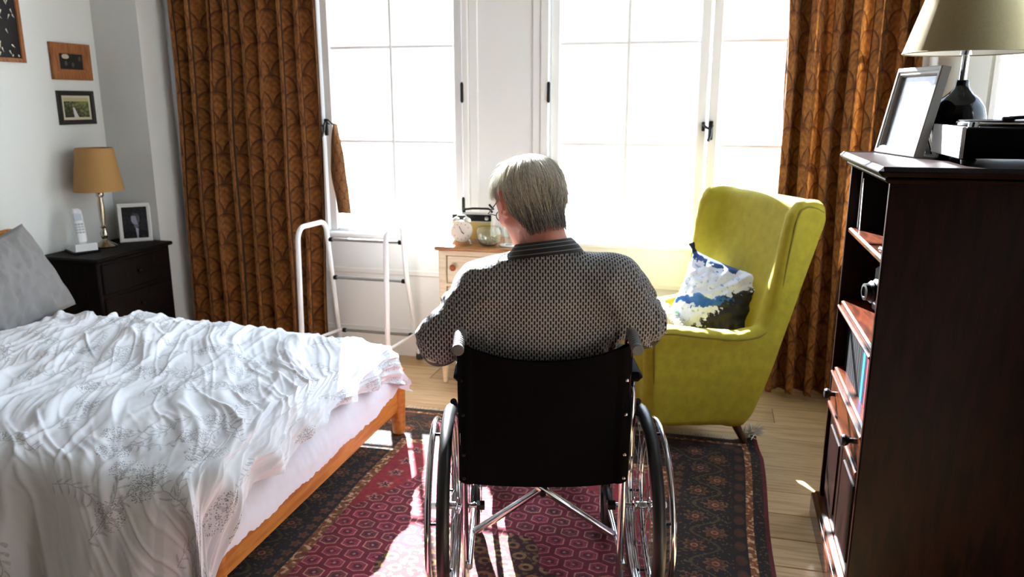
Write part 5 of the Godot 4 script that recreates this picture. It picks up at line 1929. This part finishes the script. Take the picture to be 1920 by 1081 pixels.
func frame_parts(f: Node3D, w: float, h: float, bar: float, deep: float, fm: Material, pm: Material, T: Transform3D, mount: float) -> void:
	var fr := MB.new()
	for k in 4:                                        # profile swept round: outer edge, rounded face, inner lip
		var B := Basis(Vector3.BACK, PI / 2 * k)
		var hw := (w if k % 2 == 0 else h) / 2
		var hh := (h if k % 2 == 0 else w) / 2
		var prof := [Vector2(0, -deep), Vector2(0, -0.003), Vector2(0.003, 0), Vector2(bar * 0.45, 0), Vector2(bar * 0.6, -0.003), Vector2(bar - 0.004, -0.004), Vector2(bar, -0.009), Vector2(bar, -deep)]
		for i in prof.size() - 1:
			var a: Vector2 = prof[i]
			var b: Vector2 = prof[i + 1]
			fr.quad(B * Vector3(hw - a.x, -hh + a.x, a.y), B * Vector3(hw - b.x, -hh + b.x, b.y), B * Vector3(-hw + b.x, -hh + b.x, b.y), B * Vector3(-hw + a.x, -hh + a.x, a.y))
	part("frame", fr.mesh(25), fm, f, T)
	var pw := w - 2 * bar
	var phh := h - 2 * bar
	var im := MB.new()
	var z := -deep * 0.55
	if mount > 0.0:
		part("mount", MB.new().box(Vector3(0, 0, z - 0.002), Vector3(pw, phh, 0.003)).mesh(), M.mount_card, f, T)
		pw -= 2 * mount
		phh -= 2 * mount
		z += 0.0002
	im.quad(Vector3(-pw / 2, -phh / 2, z), Vector3(pw / 2, -phh / 2, z), Vector3(pw / 2, phh / 2, z), Vector3(-pw / 2, phh / 2, z), [Vector2(0, 1), Vector2(1, 1), Vector2(1, 0), Vector2(0, 0)])
	part("print", im.mesh(), pm, f, T)
	part("backing", MB.new().box(Vector3(0, 0, -deep + 0.003), Vector3(w - 0.008, h - 0.008, 0.004)).mesh(), M.black_plastic, f, T)

# ------------------------------------------------------------------ pictures on the left wall
func make_pictures() -> void:
	mat("mount_card", c8(196, 190, 168), 0.9)
	var B := Basis(Vector3.UP, PI / 2)
	# flower picture, mostly above and left of the view
	var n := noise(0.03, 3, FastNoiseLite.TYPE_SIMPLEX_SMOOTH, 131)
	var rg := RandomNumberGenerator.new()
	rg.seed = 41
	var im := Image.create(256, 320, false, Image.FORMAT_RGB8)
	for j in 320:
		for i in 256:
			var v := 0.05 + 0.04 * n.get_noise_2d(i, j)
			im.set_pixel(i, j, Color(v * 1.1, v * 0.95, v * (1.2 if j < 220 else 0.7)))
	for k in 120:
		var p := Vector2(rg.randf() * 250, rg.randf() * 312)
		var d := Vector2.from_angle(rg.randf_range(0.6, 1.9))
		for q in 14:
			px(im, clampf(p.x + d.x * q, 0, 250), clampf(p.y + d.y * q, 0, 314), 4 - q / 4.0, 4 - q / 5.0, c8(226, 214, 178).lerp(c8(200, 200, 190), rg.randf()))
	var m1 := image_mat("flower_print", im, 0.3)
	var f1 := thing("wall_picture", "large brown framed picture of white blossoms on black at the top of the left wall", "picture", Vector3(-3.545, 2.05, -3.79), 0.0, "pictures on the left wall")
	f1.position.z = -3.523 + 0.26
	frame_parts(f1, 0.52, 0.66, 0.022, 0.022, M.frame_oak, m1, Transform3D(B, Vector3(0.018, 0.028, 0)), 0.0)
	# oak frame
	var i2 := Image.create(96, 72, false, Image.FORMAT_RGB8)
	for j in 72:
		for i in 96:
			var v := 0.06 + 0.05 * n.get_noise_2d(i * 2, j * 2)
			if Vector2((i - 26) / 15.0, (j - 12) / 12.0).length() < 1.0:
				v = 0.78
			for q in [[26, 44], [54, 50], [84, 20]]:
				if Vector2((i - q[0]) / 6.0, (j - q[1]) / 12.0).length() < 1.0:
					v = 0.34
			im_set(i2, i, j, Color(v, v * 0.92, v * 0.82))
	var f2 := thing("wall_picture", "wide oak framed dark photograph, upper of the two small pictures on the left wall", "picture", Vector3(-3.548, 1.768, -3.835), 0.0, "pictures on the left wall")
	frame_parts(f2, 0.285, 0.198, 0.058, 0.02, M.frame_oak, image_mat("dark_print", i2, 0.3), Transform3D(B, Vector3(0.019, 0, 0)), 0.0)
	# black frame
	var i3 := Image.create(96, 72, false, Image.FORMAT_RGB8)
	for j in 72:
		for i in 96:
			var g := n.get_noise_2d(i * 2.4, j * 2.4)
			var c := c8(44, 46, 30).lerp(c8(122, 132, 74), clampf(0.45 + g + (i - 40) / 120.0 - (j - 30) / 90.0, 0, 1))
			if j < 12:
				c = c8(176, 170, 130)
			if absf(i - 36 - (j - 40) * 0.25) < 3 + (j - 34) * 0.16 and j > 34:
				c = c8(200, 200, 208)
			elif Vector2(i - 33, j - 27).length() < 5:
				c = c8(140, 110, 90)
			im_set(i3, i, j, c)
	var fb := mat("frame_black", c8(30, 26, 22), 0.4)
	var f3 := thing("wall_picture", "small black framed green garden photograph, lower of the two small pictures on the left wall", "picture", Vector3(-3.548, 1.516, -3.835), 0.0, "pictures on the left wall")
	frame_parts(f3, 0.262, 0.186, 0.026, 0.02, fb, image_mat("garden_print", i3, 0.3), Transform3D(B, Vector3(0.019, 0, 0)), 0.014)

func im_set(im: Image, i: int, j: int, c: Color) -> void:
	im.set_pixel(i, j, c)

# ------------------------------------------------------------------ walking frame
func make_walker() -> void:
	var wk := thing("walking_frame", "white tubular walking frame with grey rubber feet standing at the left window", "walking frame")
	var e: Material = M.white_enamel
	var r := 0.0145
	for s in 2:
		var xf: float = [-2.192, -1.712][s]
		var xn: float = [-2.215, -1.690][s]
		var fz := -4.315
		var nz := -3.87
		var y := 0.868
		var ft := Vector3(xf + (-0.03 if s == 0 else 0.018), 0.02, fz - 0.02)
		var nt := Vector3(xn, 0.02, nz + 0.03)
		var pts := [ft, Vector3(xf, 0.55, fz + 0.11), Vector3(xf, 0.80, fz + 0.145)]
		for k in range(1, 8):
			var a := PI / 2 * k / 8.0
			pts.append(Vector3(lerpf(xf, xn, 0.15 * sin(a)), 0.80 + 0.068 * sin(a), fz + 0.145 + 0.068 * (1 - cos(a))))
		pts.append(Vector3(lerpf(xf, xn, 0.2), y, fz + 0.22))
		pts.append(Vector3(lerpf(xf, xn, 0.8), y, nz - 0.075))
		for k in range(1, 8):
			var a := PI / 2 * k / 8.0
			pts.append(Vector3(lerpf(xf, xn, 0.85 + 0.15 * a / 1.6), y - 0.068 * (1 - cos(a)), nz - 0.07 + 0.068 * sin(a)))
		pts.append(Vector3(xn, 0.79, nz))
		pts.append(nt)
		var sd := part("side_frame", MB.new().tube(pts, r, 14).mesh(50), e, wk)
		part("side_bar", MB.new().tube([Vector3(xf - 0.0, 0.17, fz + 0.03), Vector3(xn, 0.21, nz + 0.02)], 0.009, 10).mesh(), e, sd)
		for q in [ft, nt]:
			part("rubber_foot", MB.new().lathe([Vector2(0, -0.016), Vector2(0.021, -0.016), Vector2(0.022, 0.0), Vector2(0.0175, 0.045), Vector2(0, 0.045)], 16, Transform3D(Basis(), q)).mesh(), M.grey_rubber, wk)
	var g := mat("walker_grey", c8(150, 150, 148), 0.4, 0.4)
	for y in [[0.757, 0.138], [0.520, 0.105], [0.165, 0.02]]:
		part("cross_bar", MB.new().tube([Vector3(-2.192, y[0], -4.315 + y[1]), Vector3(-1.712, y[0], -4.315 + y[1])], 0.009, 10).mesh(), g, wk)
		for xx in [-2.192, -1.712]:
			part("clamp", MB.new().tube([Vector3(xx - 0.02 * signf(xx + 1.95) - 0.01, y[0], -4.315 + y[1]), Vector3(xx - 0.02 * signf(xx + 1.95) + 0.01, y[0], -4.315 + y[1])], 0.0135, 10).mesh(), M.black_plastic, wk)

# ------------------------------------------------------------------ on and in the bookcase
func book(label: String, at: Vector3, thick: float, tall: float, deep: float, c: Color, lean := 0.0, group := "", spine := Color.BLACK) -> void:
	# spine faces -x; at is the middle of its foot
	var key := "book_%s" % c.to_html(false)
	var cm: Material = M[key] if M.has(key) else mat(key, c, 0.85)
	cm.metallic_specular = 0.2
	if not M.has("book_page"):
		mat("book_page", c8(120, 112, 96), 0.95)
	var b := thing("book", label, "book", at, 0.0, group)
	b.rotation = Vector3(lean, 0, 0)
	var cv := MB.new()
	for s in [-1.0, 1.0]:
		cv.box(Vector3(0, tall / 2, s * (thick / 2 - 0.0012)), Vector3(deep, tall, 0.0024), 0.0006)
	cv.box(Vector3(-deep / 2 + 0.0012, tall / 2, 0), Vector3(0.0024, tall, thick), 0.0006)
	part("cover", cv.mesh(), cm, b)
	if spine != Color.BLACK:
		part("spine", MB.new().box(Vector3(-deep / 2 - 0.0006, tall / 2, 0), Vector3(0.0016, tall, thick + 0.0006), 0.0005).mesh(), mat("pale_spine", spine, 0.5), b)
	part("pages", MB.new().box(Vector3(0.002, tall / 2, 0), Vector3(deep - 0.010, tall - 0.006, thick - 0.0055)).mesh(), M.book_page, b)

func make_bookcase_items() -> void:
	var ty := 1.3845
	# silver photo frame leaning back, turned to the room
	var im := Image.create(64, 96, false, Image.FORMAT_RGB8)
	var n := noise(0.05, 3, FastNoiseLite.TYPE_SIMPLEX_SMOOTH, 141)
	for j in 96:
		for i in 64:
			var v := 0.44 + 0.03 * n.get_noise_2d(i, j)
			if Vector2((i - 38) / 12.0, (j - 46) / 7.0).length() < 1.0 or absf(i - 40) < 2 and j > 46 and j < 62:
				v -= 0.06
			im.set_pixel(i, j, Color(v * 0.97, v * 0.98, v))
	mat("frame_silver_wood", c8(122, 118, 110), 0.5)
	var pm := image_mat("faded_print", im, 0.15)
	frame_on_stand("photo_frame", "pale wooden frame with a faded print leaning back on the bookcase", Vector3(0.553, ty + 0.001, -2.765), deg_to_rad(-77.0), 0.285, 0.275, 0.026, 0.028, M.frame_silver_wood, pm, 11.0, 0.0)
	# big lamp with a black gourd base
	var lp := thing("table_lamp", "large lamp with beige drum shade and black gourd shaped base behind the record player", "lamp", Vector3(0.738, ty, -2.80))
	var gl := mat("black_glaze", c8(8, 8, 9), 0.12)
	gl.metallic_specular = 0.3
	part("base", MB.new().lathe([Vector2(0, 0), Vector2(0.046, 0), Vector2(0.060, 0.016), Vector2(0.073, 0.055), Vector2(0.079, 0.095), Vector2(0.0785, 0.122), Vector2(0.071, 0.150), Vector2(0.055, 0.174), Vector2(0.036, 0.190), Vector2(0.024, 0.203), Vector2(0.019, 0.216), Vector2(0.0185, 0.228), Vector2(0.0165, 0.231), Vector2(0, 0.231)], 48).mesh(40), gl, lp)
	part("stem", MB.new().lathe([Vector2(0.0105, 0.227), Vector2(0.0105, 0.325), Vector2(0, 0.325)], 20).mesh(), M.chrome, lp)
	part("bulb_holder", MB.new().lathe([Vector2(0, 0.306), Vector2(0.017, 0.306), Vector2(0.018, 0.320), Vector2(0.022, 0.322), Vector2(0.022, 0.350), Vector2(0.019, 0.40), Vector2(0, 0.40)], 20).mesh(), M.chrome, lp)
	part("bulb", MB.new().lathe([Vector2(0.014, 0.395), Vector2(0.030, 0.435), Vector2(0.027, 0.46), Vector2(0, 0.475)], 16).mesh(60), M.white_plastic, lp)
	var sm := mat("beige_shade", c8(140, 126, 90), 0.9)
	sm.albedo_texture = noise_tex(0.05, [[0.0, Color(0.93, 0.93, 0.92)], [1.0, Color.WHITE]], 256, 3, 142)
	sm.uv1_triplanar = true
	sm.uv1_scale = Vector3(6, 6, 6)
	sm.backlight_enabled = true
	sm.backlight = Color(0.30, 0.27, 0.20)
	var lining := mat("shade_lining", c8(232, 228, 216), 0.8)
	part("shade", MB.new().lathe([Vector2(0.180, 0.312), Vector2(0.097, 0.580)], 64).mesh(70), sm, lp)
	part("shade_lining", MB.new().lathe([Vector2(0.095, 0.580), Vector2(0.178, 0.312)], 64).mesh(70), lining, lp)
	var ring := []
	for k in 64:
		ring.append(Vector3(cos(TAU * k / 64) * 0.179, 0.312, sin(TAU * k / 64) * 0.179))
	part("shade_rim", MB.new().tube(ring, 0.0022, 6, true).mesh(70), sm, lp)
	var sp := MB.new()
	for k in 3:
		var a := TAU * k / 3 + 0.4
		sp.tube([Vector3(0, 0.40, 0), Vector3(cos(a) * 0.122, 0.485, sin(a) * 0.122)], 0.002, 5)
	part("shade_carrier", sp.mesh(), M.chrome, lp)
	# record player
	var tt := thing("record_player", "black record player with pale left side and raised tonearm on the bookcase", "record player", Vector3(0.812, ty, -2.515), deg_to_rad(-1.0))
	var bl := mat("player_black", c8(6, 6, 6), 0.5)
	bl.metallic_specular = 0.12
	part("plinth", MB.new().box(Vector3(0.004, 0.058, 0), Vector3(0.336, 0.082, 0.318), 0.004).mesh(), bl, tt)
	part("side_plate", MB.new().box(Vector3(-0.168, 0.058, 0), Vector3(0.010, 0.084, 0.320), 0.002).mesh(), mat("player_silver", c8(168, 168, 172), 0.5), tt, Transform3D(), "pale silver side plate")
	for sx in [-1.0, 1.0]:
		for sz in [-1.0, 1.0]:
			part("foot", MB.new().lathe([Vector2(0, 0), Vector2(0.018, 0), Vector2(0.020, 0.012), Vector2(0.014, 0.018), Vector2(0, 0.018)], 18, Transform3D(Basis(), Vector3(sx * 0.14, 0, sz * 0.125))).mesh(), M.black_plastic, tt)
	part("platter", MB.new().lathe([Vector2(0, 0.091), Vector2(0.132, 0.091), Vector2(0.134, 0.097), Vector2(0.132, 0.101), Vector2(0, 0.102)], 56, Transform3D(Basis(), Vector3(-0.015, 0.010, 0))).mesh(), M.chrome, tt)
	part("record", MB.new().lathe([Vector2(0, 0.1025), Vector2(0.128, 0.1025), Vector2(0.128, 0.105), Vector2(0, 0.1055)], 56, Transform3D(Basis(), Vector3(-0.015, 0.010, 0))).mesh(), M.black_plastic, tt)
	part("record_label", MB.new().lathe([Vector2(0, 0.1055), Vector2(0.042, 0.1055), Vector2(0.042, 0.1062), Vector2(0, 0.1065)], 32, Transform3D(Basis(), Vector3(-0.015, 0.010, 0))).mesh(), M.white_plastic, tt)
	part("speed_knob", MB.new().lathe([Vector2(0.014, 0.091), Vector2(0.013, 0.104), Vector2(0, 0.105)], 20, Transform3D(Basis(), Vector3(-0.14, 0.008, 0.13))).mesh(), M.chrome, tt)
	var ta := MB.new()
	ta.tube([Vector3(-0.05, 0.122, 0.10), Vector3(0.04, 0.130, 0.125), Vector3(0.145, 0.142, 0.10)], 0.005, 8)
	ta.box(Vector3(-0.05, 0.120, 0.10), Vector3(0.03, 0.012, 0.016), 0.003)
	ta.lathe([Vector2(0.022, 0.098), Vector2(0.020, 0.122), Vector2(0.010, 0.142), Vector2(0, 0.144)], 18, Transform3D(Basis(), Vector3(0.14, 0, 0.10)))
	part("tonearm", ta.mesh(), M.black_plastic, tt)
	# shelf contents
	var gp := "slim white folders on the top shelf"
	for k in 2:
		book("slim white edged folder on the top shelf, %s" % ["against the far side panel", "leaning in front of the other folder"][k], Vector3(0.585, 1.129, -2.875 + 0.045 * k), 0.012, [0.19, 0.172][k], 0.19, c8(26, 26, 26), -0.03 if k == 0 else -0.10, gp, c8(214, 214, 210))
	var wl := MB.new()
	wl.box(Vector3(0, 0.008, 0), Vector3(0.10, 0.014, 0.075), 0.005)
	wl.box(Vector3(0.002, 0.022, 0.004), Vector3(0.09, 0.012, 0.065), 0.005, Basis(Vector3.BACK, 0.12))
	single("wallet", wl.mesh(), mat("wallet_leather", c8(28, 26, 24), 0.4), "folded black leather wallet lying on the top shelf", "wallet", Transform3D(Basis(Vector3.UP, 0.3), Vector3(0.53, 1.129, -2.40)))
	# camera on the second shelf
	var cmn := thing("folding_camera", "old black folding camera standing on the second shelf of the bookcase", "camera", Vector3(0.575, 0.8685, -2.72), deg_to_rad(-80))
	part("body", MB.new().box(Vector3(0, 0.075, 0), Vector3(0.12, 0.15, 0.05), 0.008).mesh(), M.black_plastic, cmn)
	part("bellows", MB.new().lathe([Vector2(0.045, 0.0), Vector2(0.040, 0.008), Vector2(0.043, 0.014), Vector2(0.034, 0.022), Vector2(0.037, 0.028), Vector2(0.030, 0.036), Vector2(0, 0.036)], 20, Transform3D(Basis(Vector3.RIGHT, PI / 2), Vector3(0, 0.075, 0.024))).mesh(20), M.black_plastic, cmn)
	part("lens_ring", MB.new().lathe([Vector2(0.028, 0.036), Vector2(0.028, 0.05), Vector2(0.018, 0.052), Vector2(0.016, 0.046), Vector2(0, 0.046)], 24, Transform3D(Basis(Vector3.RIGHT, PI / 2), Vector3(0, 0.075, 0.024))).mesh(), M.black_iron, cmn)
	part("viewfinder", MB.new().box(Vector3(0.02, 0.163, 0.005), Vector3(0.035, 0.028, 0.03), 0.004).mesh(), M.chrome, cmn)
	part("winder", MB.new().lathe([Vector2(0.012, 0.148), Vector2(0.012, 0.162), Vector2(0, 0.163)], 16, Transform3D(Basis(), Vector3(-0.015, 0.010, 0))).mesh(), M.chrome, cmn)
	book("tall black book with pale edges leaning on the second shelf near the front panel", Vector3(0.59, 0.869, -2.405), 0.02, 0.225, 0.17, c8(20, 20, 22), -0.05, "", c8(190, 188, 180))
	book("dark book beside the leaning black book on the second shelf", Vector3(0.60, 0.869, -2.365), 0.03, 0.21, 0.18, c8(22, 22, 24), -0.05)
	# books on the third shelf
	var z := -2.88
	var specs := [[0.030, 0.200, c8(10, 15, 15), "dark green"], [0.026, 0.190, c8(8, 11, 15), "navy"], [0.034, 0.205, c8(13, 10, 9), "dark brown"], [0.030, 0.195, c8(7, 9, 10), "black"], [0.036, 0.200, c8(13, 13, 15), "dark grey"], [0.030, 0.206, c8(10, 12, 18), "midnight blue"], [0.040, 0.200, c8(11, 9, 9), "brown black"], [0.036, 0.205, c8(9, 11, 13), "dark teal"], [0.03, 0.205, c8(12, 10, 13), "dark plum"], [0.038, 0.208, c8(22, 104, 190), "bright blue"], [0.028, 0.20, c8(11, 9, 27), "dark violet"], [0.018, 0.206, c8(196, 46, 60), "bright red"], [0.03, 0.205, c8(10, 9, 9), "sooty black"]]
	for s in specs:
		z += s[0] / 2.0 + 0.0015
		book("%s book standing in the row on the third shelf of the bookcase" % s[3], Vector3(0.575, 0.6225, z), s[0], s[1], 0.16, s[2], 0.0, "books on the third shelf")
		z += s[0] / 2.0
